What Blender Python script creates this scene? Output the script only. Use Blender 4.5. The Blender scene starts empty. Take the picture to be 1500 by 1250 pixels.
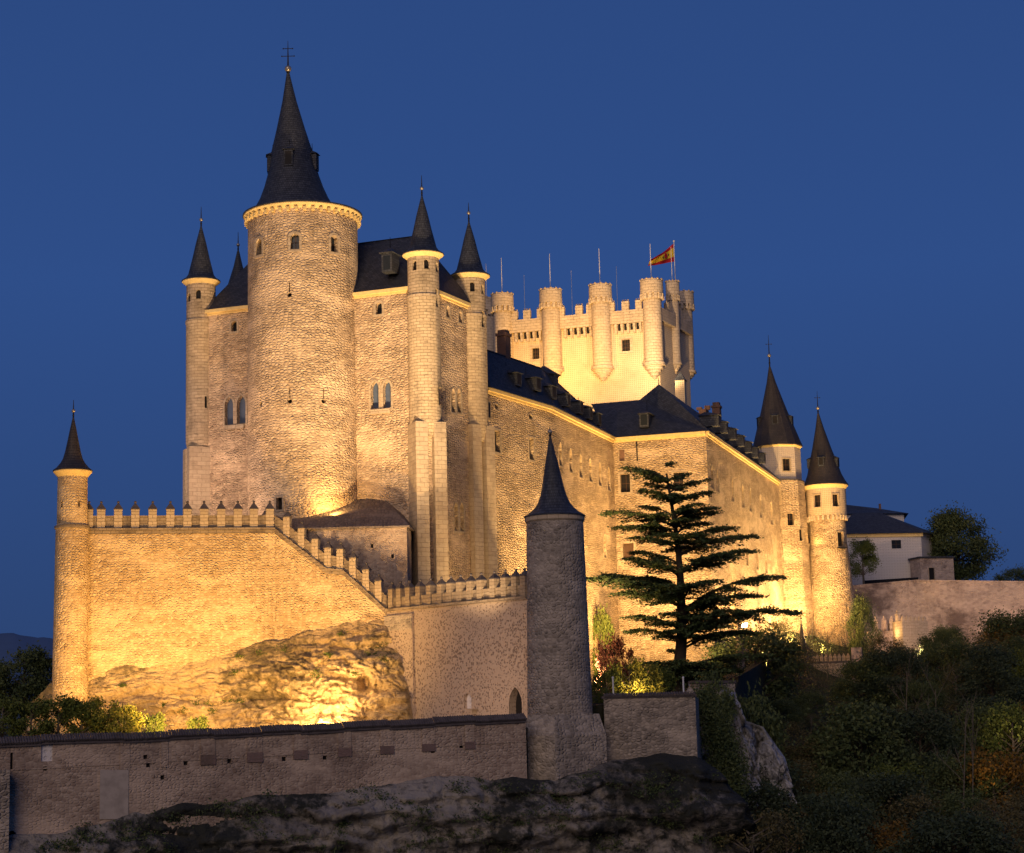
import bpy, bmesh, math, random
import numpy as np
from mathutils import Vector, Matrix, noise

# ------------------------------------------------------------------ camera, sky, exposure
S = bpy.context.scene
C = S.collection
F, PITCH, ROLL = 2800.0, math.radians(9.0), math.radians(-1.4)
cam = bpy.data.objects.new("camera", bpy.data.cameras.new("camera"))
C.objects.link(cam)
RM = Matrix.Rotation(math.pi / 2 + PITCH, 3, 'X') @ Matrix.Rotation(ROLL, 3, 'Z')
cam.rotation_euler = RM.to_euler()
cam.data.sensor_width = 36.0
cam.data.lens = 36.0 * F / 1500.0
cam.data.clip_start = 0.5
cam.data.clip_end = 30000
S.camera = cam
S.view_settings.view_transform = 'Standard'
S.view_settings.look = 'None'
S.view_settings.exposure = 0.0
S.view_settings.gamma = 1.0

W = bpy.data.worlds.new("World"); S.world = W; W.use_nodes = True
nt = W.node_tree; nt.nodes.clear()
_o = nt.nodes.new('ShaderNodeOutputWorld'); _b = nt.nodes.new('ShaderNodeBackground')
_tc = nt.nodes.new('ShaderNodeTexCoord'); _sx = nt.nodes.new('ShaderNodeSeparateXYZ')
_r = nt.nodes.new('ShaderNodeValToRGB')
nt.links.new(_tc.outputs['Generated'], _sx.inputs[0]); nt.links.new(_sx.outputs['Z'], _r.inputs[0])
for i, (p, c) in enumerate([(0.0, (0.0235, 0.052, 0.145)), (0.10, (0.0260, 0.064, 0.195)), (0.23, (0.0275, 0.0755, 0.246)),
                            (0.42, (0.0235, 0.064, 0.212)), (1.0, (0.012, 0.040, 0.165))]):
    e = _r.color_ramp.elements[i] if i < 2 else _r.color_ramp.elements.new(p)
    e.position = p; e.color = (*c, 1)
_sk = nt.nodes.new('ShaderNodeTexSky'); _sk.sky_type = 'NISHITA'; _sk.sun_disc = False
_sk.sun_elevation = math.radians(-4); _sk.sun_rotation = math.radians(200)
_mx = nt.nodes.new('ShaderNodeMix'); _mx.data_type = 'RGBA'; _mx.blend_type = 'ADD'; _mx.inputs[0].default_value = 0.03
nt.links.new(_r.outputs[0], _mx.inputs[6]); nt.links.new(_sk.outputs[0], _mx.inputs[7])
nt.links.new(_mx.outputs[2], _b.inputs[0]); _b.inputs[1].default_value = 1.0
nt.links.new(_b.outputs[0], _o.inputs[0])

# added fill in place of warm town light: soft sun from behind the viewer
sl = bpy.data.lights.new("fill_sun", 'SUN'); sl.energy = 1.0; sl.angle = math.radians(35); sl.color = (1.0, 0.74, 0.54)
so = bpy.data.objects.new("fill_sun", sl); C.objects.link(so)
so.rotation_euler = Vector((0.22, 0.95, -0.42)).to_track_quat('-Z', 'Y').to_euler()

# ------------------------------------------------------------------ photo geometry helpers
def ray(x, y): return RM @ Vector(((x - 750) / F, (625 - y) / F, -1))
def PD(x, y, D): d = ray(x, y); return d * (D / d.y)
def PZ(x, y, Z): d = ray(x, y); return d * (Z / d.z)
def ZD(x, y, D): return PD(x, y, D).z
def proj(P): c = RM.transposed() @ Vector(P); return (750 - F * c.x / c.z, 625 + F * c.y / c.z)
def V2(p): return Vector((p[0], p[1]))
def lerp(a, b, t): return a + (b - a) * t
def sstep(a, b, x): t = min(1, max(0, (x - a) / (b - a))); return t * t * (3 - 2 * t)
def interp(tab, x):
    if x <= tab[0][0]: return tab[0][1]
    for (a, b), (c, d) in zip(tab, tab[1:]):
        if x <= c: return b + (d - b) * (x - a) / (c - a)
    return tab[-1][1]

# ------------------------------------------------------------------ materials
class NT:
    def __init__(s, name, rough=0.9):
        s.m = bpy.data.materials.new(name); s.m.use_nodes = True
        s.t = s.m.node_tree; s.p = s.t.nodes['Principled BSDF']; s.p.inputs['Roughness'].default_value = rough
        s.p.inputs['Specular IOR Level'].default_value = 0.2
        s.tc = s.t.nodes.new('ShaderNodeTexCoord')
    def n(s, typ, **kw):
        n = s.t.nodes.new(typ)
        for k, v in kw.items(): setattr(n, k, v)
        return n
    def l(s, a, b): s.t.links.new(a, b)
    def noise(s, vec, scale, detail=4, rough=0.55, dist=0.0):
        n = s.n('ShaderNodeTexNoise'); n.inputs['Scale'].default_value = scale; n.inputs['Detail'].default_value = detail
        n.inputs['Roughness'].default_value = rough; n.inputs['Distortion'].default_value = dist
        s.l(vec, n.inputs['Vector']); return n
    def rng(s, v, a, b, c=0.0, d=1.0):
        n = s.n('ShaderNodeMapRange', interpolation_type='SMOOTHSTEP')
        for i, x in enumerate((a, b, c, d)): n.inputs[i + 1].default_value = x
        s.l(v, n.inputs[0]); return n.outputs[0]
    def mix(s, f, a, b, mode='MIX'):
        n = s.n('ShaderNodeMix', data_type='RGBA', blend_type=mode)
        for v, k in ((f, 0), (a, 6), (b, 7)):
            if hasattr(v, 'links'): s.l(v, n.inputs[k])
            else: n.inputs[k].default_value = v if k == 0 else (*v, 1)
        return n.outputs[2]
    def math(s, op, a, b=0.0):
        n = s.n('ShaderNodeMath', operation=op)
        for v, k in ((a, 0), (b, 1)):
            if hasattr(v, 'links'): s.l(v, n.inputs[k])
            else: n.inputs[k].default_value = v
        return n.outputs[0]
    def vec(s, v, mul, add=None):
        n = s.n('ShaderNodeVectorMath', operation='MULTIPLY'); s.l(v, n.inputs[0]); n.inputs[1].default_value = mul
        if add is None: return n.outputs[0]
        a = s.n('ShaderNodeVectorMath', operation='ADD'); s.l(n.outputs[0], a.inputs[0]); s.l(add, a.inputs[1]); return a.outputs[0]
    def out(s, col, h=None, dist=0.05, strength=1.0):
        if hasattr(col, 'links'): s.l(col, s.p.inputs['Base Color'])
        else: s.p.inputs['Base Color'].default_value = (*col, 1)
        if h is not None:
            b = s.n('ShaderNodeBump'); b.inputs['Distance'].default_value = dist; b.inputs['Strength'].default_value = strength
            s.l(h, b.inputs['Height']); s.l(b.outputs[0], s.p.inputs['Normal'])
        return s.m

def wobble(s, uv, amt, sc):
    nz = s.noise(uv, sc, 3); a = s.n('ShaderNodeVectorMath', operation='SUBTRACT'); s.l(nz.outputs['Color'], a.inputs[0])
    a.inputs[1].default_value = (.5, .5, .5); return s.vec(a.outputs[0], (amt, amt, 0))

def rubble(name, c1, c2, mortar, cw, ch, bump=0.12, stain=0.5, dark=(.13, .10, .075), st=(.5, .72), mort=0.5, drip=0.3):
    s = NT(name, 0.95); uv = s.tc.outputs['UV']; ob = s.tc.outputs['Object']
    q = s.vec(uv, (1 / cw, 1 / ch, 0), wobble(s, uv, 0.55, 0.8))
    v = s.n('ShaderNodeTexVoronoi', voronoi_dimensions='2D'); v.inputs['Scale'].default_value = 1; s.l(q, v.inputs['Vector']); v.inputs['Randomness'].default_value = .85
    e = s.n('ShaderNodeTexVoronoi', voronoi_dimensions='2D', feature='DISTANCE_TO_EDGE'); e.inputs['Scale'].default_value = 1; s.l(q, e.inputs['Vector']); e.inputs['Randomness'].default_value = .85
    sep = s.n('ShaderNodeSeparateColor'); s.l(v.outputs['Color'], sep.inputs[0])
    edge = s.rng(e.outputs['Distance'], 0.0, 0.30)
    col = s.mix(sep.outputs[0], c1, c2)
    big = s.noise(ob, 0.07, 7, .62); fine = s.noise(ob, 2.2, 5, .65)
    col = s.mix(s.math('MULTIPLY', s.math('SUBTRACT', 1.0, edge), mort), col, mortar)
    col = s.mix(s.math('MULTIPLY', s.rng(fine.outputs[0], .5, .75), .35), col, dark)
    col = s.mix(s.math('MULTIPLY', s.rng(big.outputs[0], *st), stain), col, dark)
    dr = s.noise(s.vec(uv, (.55, .035, 0)), 1.0, 5, .6)
    col = s.mix(s.math('MULTIPLY', s.rng(dr.outputs[0], .55, .75), drip), col, dark)
    rd = s.math('SUBTRACT', 1.0, s.math('MULTIPLY', v.outputs['Distance'], v.outputs['Distance'])); h = s.math('ADD', s.math('MULTIPLY', s.math('MULTIPLY', edge, rd), s.math('ADD', s.math('MULTIPLY', sep.outputs[1], 1.0), .35)), s.math('MULTIPLY', fine.outputs[0], .9))
    msk = s.noise(s.vec(uv, (.16, .30, 0)), 1.0, 5, .6); h = s.math('MULTIPLY', h, s.rng(msk.outputs[0], .34, .62, .30, 1.0))
    tint = s.noise(s.vec(uv, (.10, .22, 0)), 1.0, 6, .65); col = s.mix(s.math('MULTIPLY', s.rng(tint.outputs[0], .46, .62), .6), col, tuple(min(1, x * 1.18) for x in c1))
    return s.out(col, h, bump)

def ashlar(name, c1, c2, mortar, bw=1.0, bh=0.42, bump=0.05, stain=0.6, dark=(.11, .085, .06)):
    s = NT(name, 0.95); uv = s.tc.outputs['UV']; ob = s.tc.outputs['Object']
    b = s.n('ShaderNodeTexBrick'); s.l(s.vec(uv, (1, 1, 0), wobble(s, uv, .10, 1.2)), b.inputs['Vector'])
    b.inputs['Scale'].default_value = 1; b.inputs['Brick Width'].default_value = bw; b.inputs['Row Height'].default_value = bh
    b.inputs['Mortar Size'].default_value = 0.03; b.inputs['Mortar Smooth'].default_value = .6; b.inputs['Bias'].default_value = 0
    b.inputs['Color1'].default_value = (*c1, 1); b.inputs['Color2'].default_value = (*c2, 1); b.inputs['Mortar'].default_value = (*mortar, 1)
    big = s.noise(s.vec(uv, (.35, .12, 0)), 1.0, 7, .65); blk = s.noise(s.vec(uv, (.5, 2.4, 0)), 1.0, 2); fine = s.noise(ob, 2.5, 5, .6)
    col = s.mix(s.math('MULTIPLY', s.rng(big.outputs[0], .48, .72), stain), b.outputs['Color'], dark)
    col = s.mix(s.math('MULTIPLY', s.rng(blk.outputs[0], .60, .66), stain * .7), col, dark)
    col = s.mix(s.math('MULTIPLY', s.rng(fine.outputs[0], .5, .75), .3), col, dark)
    h = s.math('ADD', s.math('SUBTRACT', 1.0, b.outputs['Fac']), s.math('MULTIPLY', fine.outputs[0], .6))
    return s.out(col, h, bump)

def plaster_pitted(name, base, pit, sc, thr=(.16, .26), stain_c=(.22, .13, .07)):
    s = NT(name, 0.95); uv = s.tc.outputs['UV']; ob = s.tc.outputs['Object']
    v = s.n('ShaderNodeTexVoronoi', voronoi_dimensions='2D'); v.inputs['Scale'].default_value = sc
    s.l(s.vec(uv, (1, 1, 0), wobble(s, uv, .5, 2)), v.inputs['Vector'])
    big = s.noise(ob, .12, 5, .6); fine = s.noise(ob, 3, 6, .65)
    d = s.math('ADD', v.outputs['Distance'], s.math('MULTIPLY', s.math('SUBTRACT', big.outputs[0], .5), .9))
    p = s.math('SUBTRACT', 1.0, s.rng(d, *thr))
    sep = s.n('ShaderNodeSeparateColor'); s.l(v.outputs['Color'], sep.inputs[0])
    p = s.math('MULTIPLY', p, s.rng(sep.outputs[0], .25, .5))
    col = s.mix(s.math('MULTIPLY', s.rng(fine.outputs[0], .4, .7), .3), base, tuple(x * .6 for x in base))
    st = s.noise(ob, .16, 4, .5, 0.6)
    col = s.mix(s.math('MULTIPLY', s.rng(st.outputs[0], .58, .74), .7), col, stain_c)
    col = s.mix(s.math('MULTIPLY', p, .85), col, pit)
    return s.out(col, s.math('SUBTRACT', s.math('MULTIPLY', fine.outputs[0], .5), p), .07)

def pattern_plaster(name, base, dark, k=1.7, stain=.25):
    s = NT(name, 0.95); uv = s.tc.outputs['UV']; ob = s.tc.outputs['Object']
    sx = s.n('ShaderNodeSeparateXYZ'); s.l(s.vec(uv, (k, k, 0), wobble(s, uv, .15, 1.5)), sx.inputs[0])
    a = s.math('SINE', s.math('MULTIPLY', s.math('ADD', sx.outputs[0], sx.outputs[1]), 6.283))
    b = s.math('SINE', s.math('MULTIPLY', s.math('SUBTRACT', sx.outputs[0], sx.outputs[1]), 6.283))
    pt = s.rng(s.math('MULTIPLY', a, b), .15, .6)
    fine = s.noise(ob, 1.2, 6, .65); big = s.noise(ob, .1, 6, .6)
    col = s.mix(s.math('MULTIPLY', pt, .55), base, dark)
    col = s.mix(s.math('MULTIPLY', s.rng(big.outputs[0], .5, .7), stain), col, dark)
    col = s.mix(s.math('MULTIPLY', s.rng(fine.outputs[0], .5, .75), .25), col, dark)
    return s.out(col, s.math('ADD', s.math('MULTIPLY', pt, -.6), s.math('MULTIPLY', fine.outputs[0], .6)), .08)

def slate(name, c1, c2):
    s = NT(name, 0.62); uv = s.tc.outputs['UV']; ob = s.tc.outputs['Object']
    s.p.inputs['Specular IOR Level'].default_value = .35
    b = s.n('ShaderNodeTexBrick'); s.l(uv, b.inputs['Vector']); b.inputs['Scale'].default_value = 1
    b.inputs['Brick Width'].default_value = .5; b.inputs['Row Height'].default_value = .34; b.inputs['Mortar Size'].default_value = .025
    b.inputs['Color1'].default_value = (*c1, 1); b.inputs['Color2'].default_value = (*c2, 1); b.inputs['Mortar'].default_value = (.01, .01, .012, 1)
    n1 = s.noise(ob, .35, 6, .6); n2 = s.noise(ob, 2.5, 4, .6)
    col = s.mix(s.math('MULTIPLY', s.rng(n1.outputs[0], .45, .7), .5), b.outputs['Color'], tuple(x * .45 for x in c1))
    col = s.mix(s.math('MULTIPLY', s.rng(n2.outputs[0], .58, .72), .35), col, tuple(min(1, x * 2.2) for x in c2))
    return s.out(col, s.math('ADD', s.math('SUBTRACT', 1.0, b.outputs['Fac']), n2.outputs[0]), .04)

def plain(name, c, rough=.8, var=.35, sc=2.0, metal=0.0, bump=.01):
    s = NT(name, rough); n = s.noise(s.tc.outputs['Object'], sc, 5, .6)
    s.p.inputs['Metallic'].default_value = metal
    col = s.mix(s.math('MULTIPLY', s.rng(n.outputs[0], .4, .7), var), c, tuple(x * .45 for x in c))
    return s.out(col, n.outputs[0], bump)

def rockmat(name, c1, c2, dark, moss, mossamt, zs=3.0, bump=.35, th=(.50, .66)):
    s = NT(name, 0.97); ob = s.tc.outputs['Object']
    st = s.noise(s.vec(ob, (.09, .09, .09 * zs)), 1.0, 9, .62, .8); fine = s.noise(ob, .9, 9, .68); big = s.noise(ob, .055, 6, .6, .5)
    cr = s.n('ShaderNodeTexVoronoi', feature='DISTANCE_TO_EDGE'); cr.inputs['Scale'].default_value = .34
    s.l(s.vec(ob, (1, 1, 2.2), wobble(s, ob, 2.5, .35)), cr.inputs['Vector'])
    col = s.mix(s.rng(st.outputs[0], .35, .65), c1, c2)
    col = s.mix(s.math('MULTIPLY', s.rng(fine.outputs[0], .48, .68), .6), col, dark)
    col = s.mix(s.math('MULTIPLY', s.math('SUBTRACT', 1.0, s.rng(cr.outputs[0], .0, .04)), .12), col, dark)
    mm = s.math('ADD', s.math('MULTIPLY', big.outputs[0], .7), s.math('MULTIPLY', fine.outputs[0], .3))
    col = s.mix(s.math('MULTIPLY', s.rng(mm, *th), mossamt), col, moss)
    h = s.math('ADD', s.math('MULTIPLY', st.outputs[0], 1.4), s.math('ADD', s.math('MULTIPLY', fine.outputs[0], .8), s.rng(cr.outputs[0], 0, .10, 0, .10)))
    return s.out(col, h, bump)

def leafmat(name, c1, c2, sc=.8):
    s = NT(name, .75); n = s.noise(s.tc.outputs['Object'], sc, 3); g = s.n('ShaderNodeNewGeometry')
    f = s.math('ADD', s.math('MULTIPLY', n.outputs[0], .6), s.math('MULTIPLY', g.outputs['Random Per Island'], .5))
    return s.out(s.mix(s.rng(f, .3, .8), c1, c2))

def emit(name, c, e):
    s = NT(name); s.p.inputs['Emission Color'].default_value = (*c, 1); s.p.inputs['Emission Strength'].default_value = e
    return s.out(c)

M = {}
M['tower_rubble'] = rubble('tower rubble', (.66, .50, .33), (.40, .29, .19), (.34, .25, .16), .60, .35, .215, .65, mort=.55, drip=.55)
M['keep_rubble'] = rubble('keep rubble', (.64, .48, .32), (.38, .27, .18), (.34, .25, .16), .58, .34, .205, .6, mort=.55, drip=.45)
M['range_rubble'] = rubble('range rubble', (.62, .47, .31), (.40, .29, .18), (.34, .25, .16), .70, .32, .34, .5, mort=.66)
M['curtain_rubble'] = rubble('curtain rubble', (.64, .48, .28), (.40, .27, .14), (.40, .28, .15), .50, .33, .14, .4, dark=(.26, .16, .075), mort=.7)
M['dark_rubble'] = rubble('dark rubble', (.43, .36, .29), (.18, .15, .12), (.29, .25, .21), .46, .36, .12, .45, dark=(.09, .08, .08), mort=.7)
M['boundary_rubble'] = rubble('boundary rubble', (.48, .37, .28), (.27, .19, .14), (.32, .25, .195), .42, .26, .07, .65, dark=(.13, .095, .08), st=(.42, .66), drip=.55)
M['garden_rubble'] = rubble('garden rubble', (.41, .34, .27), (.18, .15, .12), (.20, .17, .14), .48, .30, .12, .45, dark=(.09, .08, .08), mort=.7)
M['retaining'] = rubble('retaining rubble', (.54, .42, .34), (.34, .26, .22), (.46, .37, .31), .8, .5, .12, .85, dark=(.12, .085, .075), st=(.46, .56))  # stains raised so the dark blotches also stand in for tree shadows
M['ashlar'] = ashlar('turret ashlar', (.52, .41, .28), (.42, .33, .22), (.27, .20, .13))
M['quoin'] = ashlar('buttress ashlar', (.50, .40, .28), (.42, .33, .23), (.30, .23, .16), 1.2, .6, .03, .35)
M['pale_ashlar'] = ashlar('pale ashlar', (.60, .48, .35), (.52, .41, .29), (.38, .29, .2), 1.2, .55, .05, .25)
M['parapet'] = ashlar('parapet stone', (.33, .26, .18), (.25, .19, .13), (.2, .15, .1), 1.0, .4, .05, .8, dark=(.09, .07, .055))
M['cream'] = plain('cream cornice', (.74, .56, .25), .85, .3)
M['pitted'] = plaster_pitted('pitted plaster', (.43, .335, .255), (.18, .13, .10), 3.1, (.16, .36))
M['pattern'] = pattern_plaster('patterned plaster', (.66, .52, .35), (.36, .26, .15), 1.35, .5)
M['pattern_pale'] = pattern_plaster('pale patterned plaster', (.55, .47, .40), (.42, .35, .29), 1.2, .1)
M['slate'] = slate('slate', (.066, .072, .088), (.030, .034, .046))
M['brown_slate'] = slate('brown slate', (.060, .050, .048), (.042, .036, .036))
M['tile'] = rubble('old roof tile', (.20, .16, .13), (.13, .10, .085), (.08, .06, .05), .5, .9, .10, .5, dark=(.08, .07, .06))
M['coping'] = plain('coping tile', (.10, .085, .085), .8, .6, 1.5, 0, .05)
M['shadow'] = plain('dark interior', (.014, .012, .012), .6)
M['glass'] = plain('window glass', (.02, .024, .03), .12, .2)
M['shutter'] = plain('grey blue shutter', (.085, .115, .18), .5, .2)
M['wood'] = plain('brown wood', (.10, .055, .035), .7)
M['iron'] = plain('dark iron', (.022, .021, .022), .5, .3, 4, .5)
M['gilt'] = plain('pale metal ball', (.34, .31, .27), .35, .3, 4, .6)
M['mast'] = plain('pale mast', (.62, .62, .64), .4, .15, 4)
M['brick'] = ashlar('chimney brick', (.30, .13, .08), (.22, .095, .06), (.24, .17, .13), .3, .1, .03, .6)
M['redbrick'] = ashlar('wall brick', (.25, .15, .125), (.19, .11, .095), (.22, .17, .15), .32, .11, .03, .6)
M['old_render'] = plain('old grey render', (.40, .34, .29), .95, .5, .9, 0, .03)
M['house'] = pattern_plaster('house render', (.62, .58, .56), (.55, .51, .49), .8, .1)
M['rock'] = rockmat('warm rock', (.60, .45, .26), (.44, .32, .18), (.17, .11, .06), (.055, .05, .03), .7, 3.2, .9, (.50, .60))
M['cliff'] = rockmat('cliff rock', (.31, .28, .245), (.15, .135, .12), (.045, .042, .042), (.022, .025, .022), .96, 2.2, .6, (.43, .53))
M['pale_rock'] = rockmat('pale rock', (.40, .40, .42), (.27, .26, .27), (.07, .065, .06), (.04, .042, .03), .6, .6, .5, (.50, .60))
M['earth'] = rockmat('slope earth', (.06, .055, .035), (.04, .042, .025), (.02, .02, .014), (.03, .04, .018), .8, 1, .5)
M['far'] = plain('far heath in haze blue', (.08, .13, .22), 1, .3, .004)  # heath albedo tinted blue, so distance haze sits in the colour
M['red'] = plain('flag red', (.42, .015, .02), .8, .2); M['yellow'] = plain('flag yellow', (.75, .50, .03), .8, .2)
M['bark'] = plain('bark', (.055, .042, .032), .95, .6, 3, 0, .06); M['palebark'] = plain('pale bark', (.13, .11, .09), .95, .5, 3, 0, .04)
M['cedar'] = leafmat('cedar needles', (.050, .080, .032), (.085, .120, .045), .3)
M['dleaf'] = leafmat('dark leaves', (.040, .062, .024), (.085, .105, .040), .25)
M['xleaf'] = leafmat('blackish leaves', (.026, .042, .024), (.052, .068, .036), .25)
M['bleaf'] = leafmat('olive leaves', (.060, .058, .028), (.12, .10, .042), .25)
M['gleaf'] = leafmat('green leaves', (.05, .075, .015), (.11, .13, .03))
M['yleaf'] = leafmat('yellow green leaves', (.10, .12, .02), (.22, .20, .035))
M['rleaf'] = leafmat('copper leaves', (.05, .018, .016), (.09, .03, .022))
M['oleaf'] = leafmat('autumn leaves', (.10, .065, .015), (.16, .09, .02))
M['lens'] = emit('lit lens', (1.0, .80, .45), 60)
M['glow'] = emit('cornice lamp', (1.0, .70, .25), 6)

# ------------------------------------------------------------------ mesh helpers
class MB:
    def __init__(s): s.v = []; s.f = []; s.mi = []; s.cyl = None
    def add(s, vs, fs, mi=0):
        o = len(s.v); s.v += [tuple(v) for v in vs]; s.f += [tuple(i + o for i in f) for f in fs]; s.mi += [mi] * len(fs); return s
    def prism(s, poly, z0, z1, mi=0, top=None):
        top = top or poly; n = len(poly)
        a = sum(poly[i][0] * poly[(i + 1) % n][1] - poly[(i + 1) % n][0] * poly[i][1] for i in range(n))
        if a < 0: poly = poly[::-1]; top = top[::-1]
        vs = [(p[0], p[1], z0) for p in poly] + [(p[0], p[1], z1) for p in top]
        fs = [tuple(range(n))[::-1], tuple(range(n, 2 * n))] + [(i, (i + 1) % n, n + (i + 1) % n, n + i) for i in range(n)]
        return s.add(vs, fs, mi)
    def box(s, c, t, n, w, d, h, mi=0, z=None):       # c base centre, t tangent, n normal (2d)
        c = Vector(c); t = Vector((t[0], t[1])); n = Vector((n[0], n[1])); z = c.z if z is None else z
        p = [V2(c) + t * (a * w / 2) + n * (b * d / 2) for a, b in ((-1, -1), (1, -1), (1, 1), (-1, 1))]
        return s.prism([tuple(q) for q in p], z, z + h, mi)
    def lathe(s, c, prof, n=32, mi=0, closed=True, rot=0.0):   # prof: (r, z) or (r, z, dx, dy)
        vs = []; fs = []
        for q in prof:
            dx, dy = (q[2], q[3]) if len(q) > 2 else (0, 0)
            vs += [(c[0] + dx + q[0] * math.cos(rot + 2 * math.pi * k / n), c[1] + dy + q[0] * math.sin(rot + 2 * math.pi * k / n), q[1]) for k in range(n)]
        up = prof[-1][1] >= prof[0][1]
        for i in range(len(prof) - 1):
            for k in range(n):
                a, b = i * n + k, i * n + (k + 1) % n
                fs.append((a, b, b + n, a + n) if up else (a, a + n, b + n, b))
        bot = tuple(range(n)); top = tuple(range((len(prof) - 1) * n, len(prof) * n))
        fs.append(bot[::-1] if up else bot); fs.append(top if up else top[::-1])
        s.cyl = (c[0], c[1], max(q[0] for q in prof))
        return s.add(vs, fs, mi)
    def tube(s, a, b, r0, r1, n=8, mi=0):
        a = Vector(a); b = Vector(b); d = (b - a)
        if d.length < 1e-6: return s
        q = d.to_track_quat('Z', 'Y'); vs = []
        for P, r in ((a, r0), (b, r1)):
            vs += [P + q @ Vector((r * math.cos(2 * math.pi * k / n), r * math.sin(2 * math.pi * k / n), 0)) for k in range(n)]
        fs = [(k, (k + 1) % n, n + (k + 1) % n, n + k) for k in range(n)] + [tuple(range(n))[::-1], tuple(range(n, 2 * n))]
        return s.add(vs, fs, mi)
    def ball(s, c, r, n=10, mi=0, sz=1.0):
        return s.lathe((c[0], c[1]), [(max(.01, r * math.sin(math.pi * k / 8)), c[2] - r * sz * math.cos(math.pi * k / 8)) for k in range(9)], n, mi)
    def extrude(s, outline, P, t, n, d0, d1, mi=0):   # outline [(u, z)] about P, between offsets d0 (outer) and d1 along n
        t3 = Vector((t[0], t[1], 0)); n3 = Vector((n[0], n[1], 0)); k = len(outline)
        a = sum(outline[i][0] * outline[(i + 1) % k][1] - outline[(i + 1) % k][0] * outline[i][1] for i in range(k))
        flip = (a > 0) != (t3.cross(Vector((0, 0, 1))).dot(n3) > 0)
        vs = [Vector(P) + t3 * u + Vector((0, 0, z)) + n3 * d0 for u, z in outline] + [Vector(P) + t3 * u + Vector((0, 0, z)) + n3 * d1 for u, z in outline]
        fs = [tuple(range(k)), tuple(range(k, 2 * k))[::-1]] + [(i, k + i, k + (i + 1) % k, (i + 1) % k) for i in range(k)]
        if flip: fs = [f[::-1] for f in fs]
        return s.add(vs, fs, mi)

def root_loc(o):
    p = Vector((0, 0, 0))
    while o: p = p + o.location; o = o.parent
    return p

def set_uv(me, cyl=None):
    uvl = me.uv_layers.new(name='UVMap') if not me.uv_layers else me.uv_layers[0]
    n = len(me.loops); uv = np.zeros((n, 2), np.float32); vs = me.vertices
    for p in me.polygons:
        nm = p.normal
        if abs(nm.z) > .9:
            for li in p.loop_indices: co = vs[me.loops[li].vertex_index].co; uv[li] = (co.x, co.y)
        elif cyl:
            ac = math.atan2(p.center.y - cyl[1], p.center.x - cyl[0])
            for li in p.loop_indices:
                co = vs[me.loops[li].vertex_index].co; a = math.atan2(co.y - cyl[1], co.x - cyl[0])
                if (co.x - cyl[0]) ** 2 + (co.y - cyl[1]) ** 2 < 1e-6: a = ac
                a = ac + ((a - ac + math.pi) % (2 * math.pi) - math.pi); uv[li] = (a * cyl[2], co.z)
        else:
            t = Vector((-nm.y, nm.x, 0)).normalized(); q = nm.cross(t)
            for li in p.loop_indices:
                co = vs[me.loops[li].vertex_index].co; uv[li] = (co.dot(t), co.dot(q) if abs(nm.z) > .15 else co.z)
    uvl.data.foreach_set('uv', uv.ravel())

def build(name, mb, mats, parent=None, smooth=None, cut=None):
    base = root_loc(parent)
    me = bpy.data.meshes.new(name)
    me.from_pydata([(v[0] - base.x, v[1] - base.y, v[2] - base.z) for v in mb.v], [], mb.f)
    mats = mats if isinstance(mats, (list, tuple)) else [mats]
    for m in mats: me.materials.append(M[m] if isinstance(m, str) else m)
    if len(mats) > 1: me.polygons.foreach_set('material_index', mb.mi)
    me.update()
    o = bpy.data.objects.new(name, me); C.objects.link(o); o.parent = parent
    if cut is not None and cut.v:
        cm = bpy.data.meshes.new('cut'); cm.from_pydata([(v[0] - base.x, v[1] - base.y, v[2] - base.z) for v in cut.v], [], cut.f); cm.update()
        co = bpy.data.objects.new('cut', cm); C.objects.link(co); co.parent = parent
        md = o.modifiers.new('b', 'BOOLEAN'); md.operation = 'DIFFERENCE'; md.solver = 'EXACT'; md.object = co
        dg = bpy.context.evaluated_depsgraph_get(); dg.update()
        nm = bpy.data.meshes.new_from_object(o.evaluated_get(dg)); o.modifiers.clear()
        nm.materials.clear()
        for m in mats: nm.materials.append(M[m] if isinstance(m, str) else m)
        old = o.data; o.data = nm; bpy.data.meshes.remove(old); bpy.data.objects.remove(co); bpy.data.meshes.remove(cm)
        nm.name = name; me = nm
    cy = (mb.cyl[0] - base.x, mb.cyl[1] - base.y, mb.cyl[2]) if mb.cyl else None
    set_uv(me, cy)
    if smooth:
        me.shade_smooth(); me.set_sharp_from_angle(angle=math.radians(smooth))
    return o

def thing(name, label, cat, loc, group=None):
    o = bpy.data.objects.new(name, None); C.objects.link(o); o.location = loc; o['label'] = label; o['category'] = cat
    o.empty_display_size = 1
    if group: o['group'] = group
    return o
def tag(o, label, cat, group=None):
    o['label'] = label; o['category'] = cat
    if group: o['group'] = group
    return o
def struct(o, kind='structure'): o['kind'] = kind; return o

class Face:                                            # a vertical wall plane through two plan points
    def __init__(s, A, B):
        s.A = V2(A); s.B = V2(B); s.t = (s.B - s.A).normalized(); s.L = (s.B - s.A).length
        s.n = Vector((s.t.y, -s.t.x))
        if s.n.dot(-(s.A + s.B)) < 0: s.n = -s.n
    def hit(s, x, y):
        d = ray(x, y); k = s.A.dot(s.n) / V2(d).dot(s.n); return d * k
    def sz(s, x, y): P = s.hit(x, y); return ((V2(P) - s.A).dot(s.t), P.z)
    def at(s, u, z): q = s.A + s.t * u; return Vector((q.x, q.y, z))
class Cyl:
    def __init__(s, c, r): s.c = V2(c); s.r = r
    def hit(s, x, y):
        d = ray(x, y); e = V2(d); a = e.dot(e); b = -2 * e.dot(s.c); c = s.c.dot(s.c) - s.r ** 2
        q = max(0, b * b - 4 * a * c); return d * ((-b - math.sqrt(q)) / (2 * a))

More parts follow.
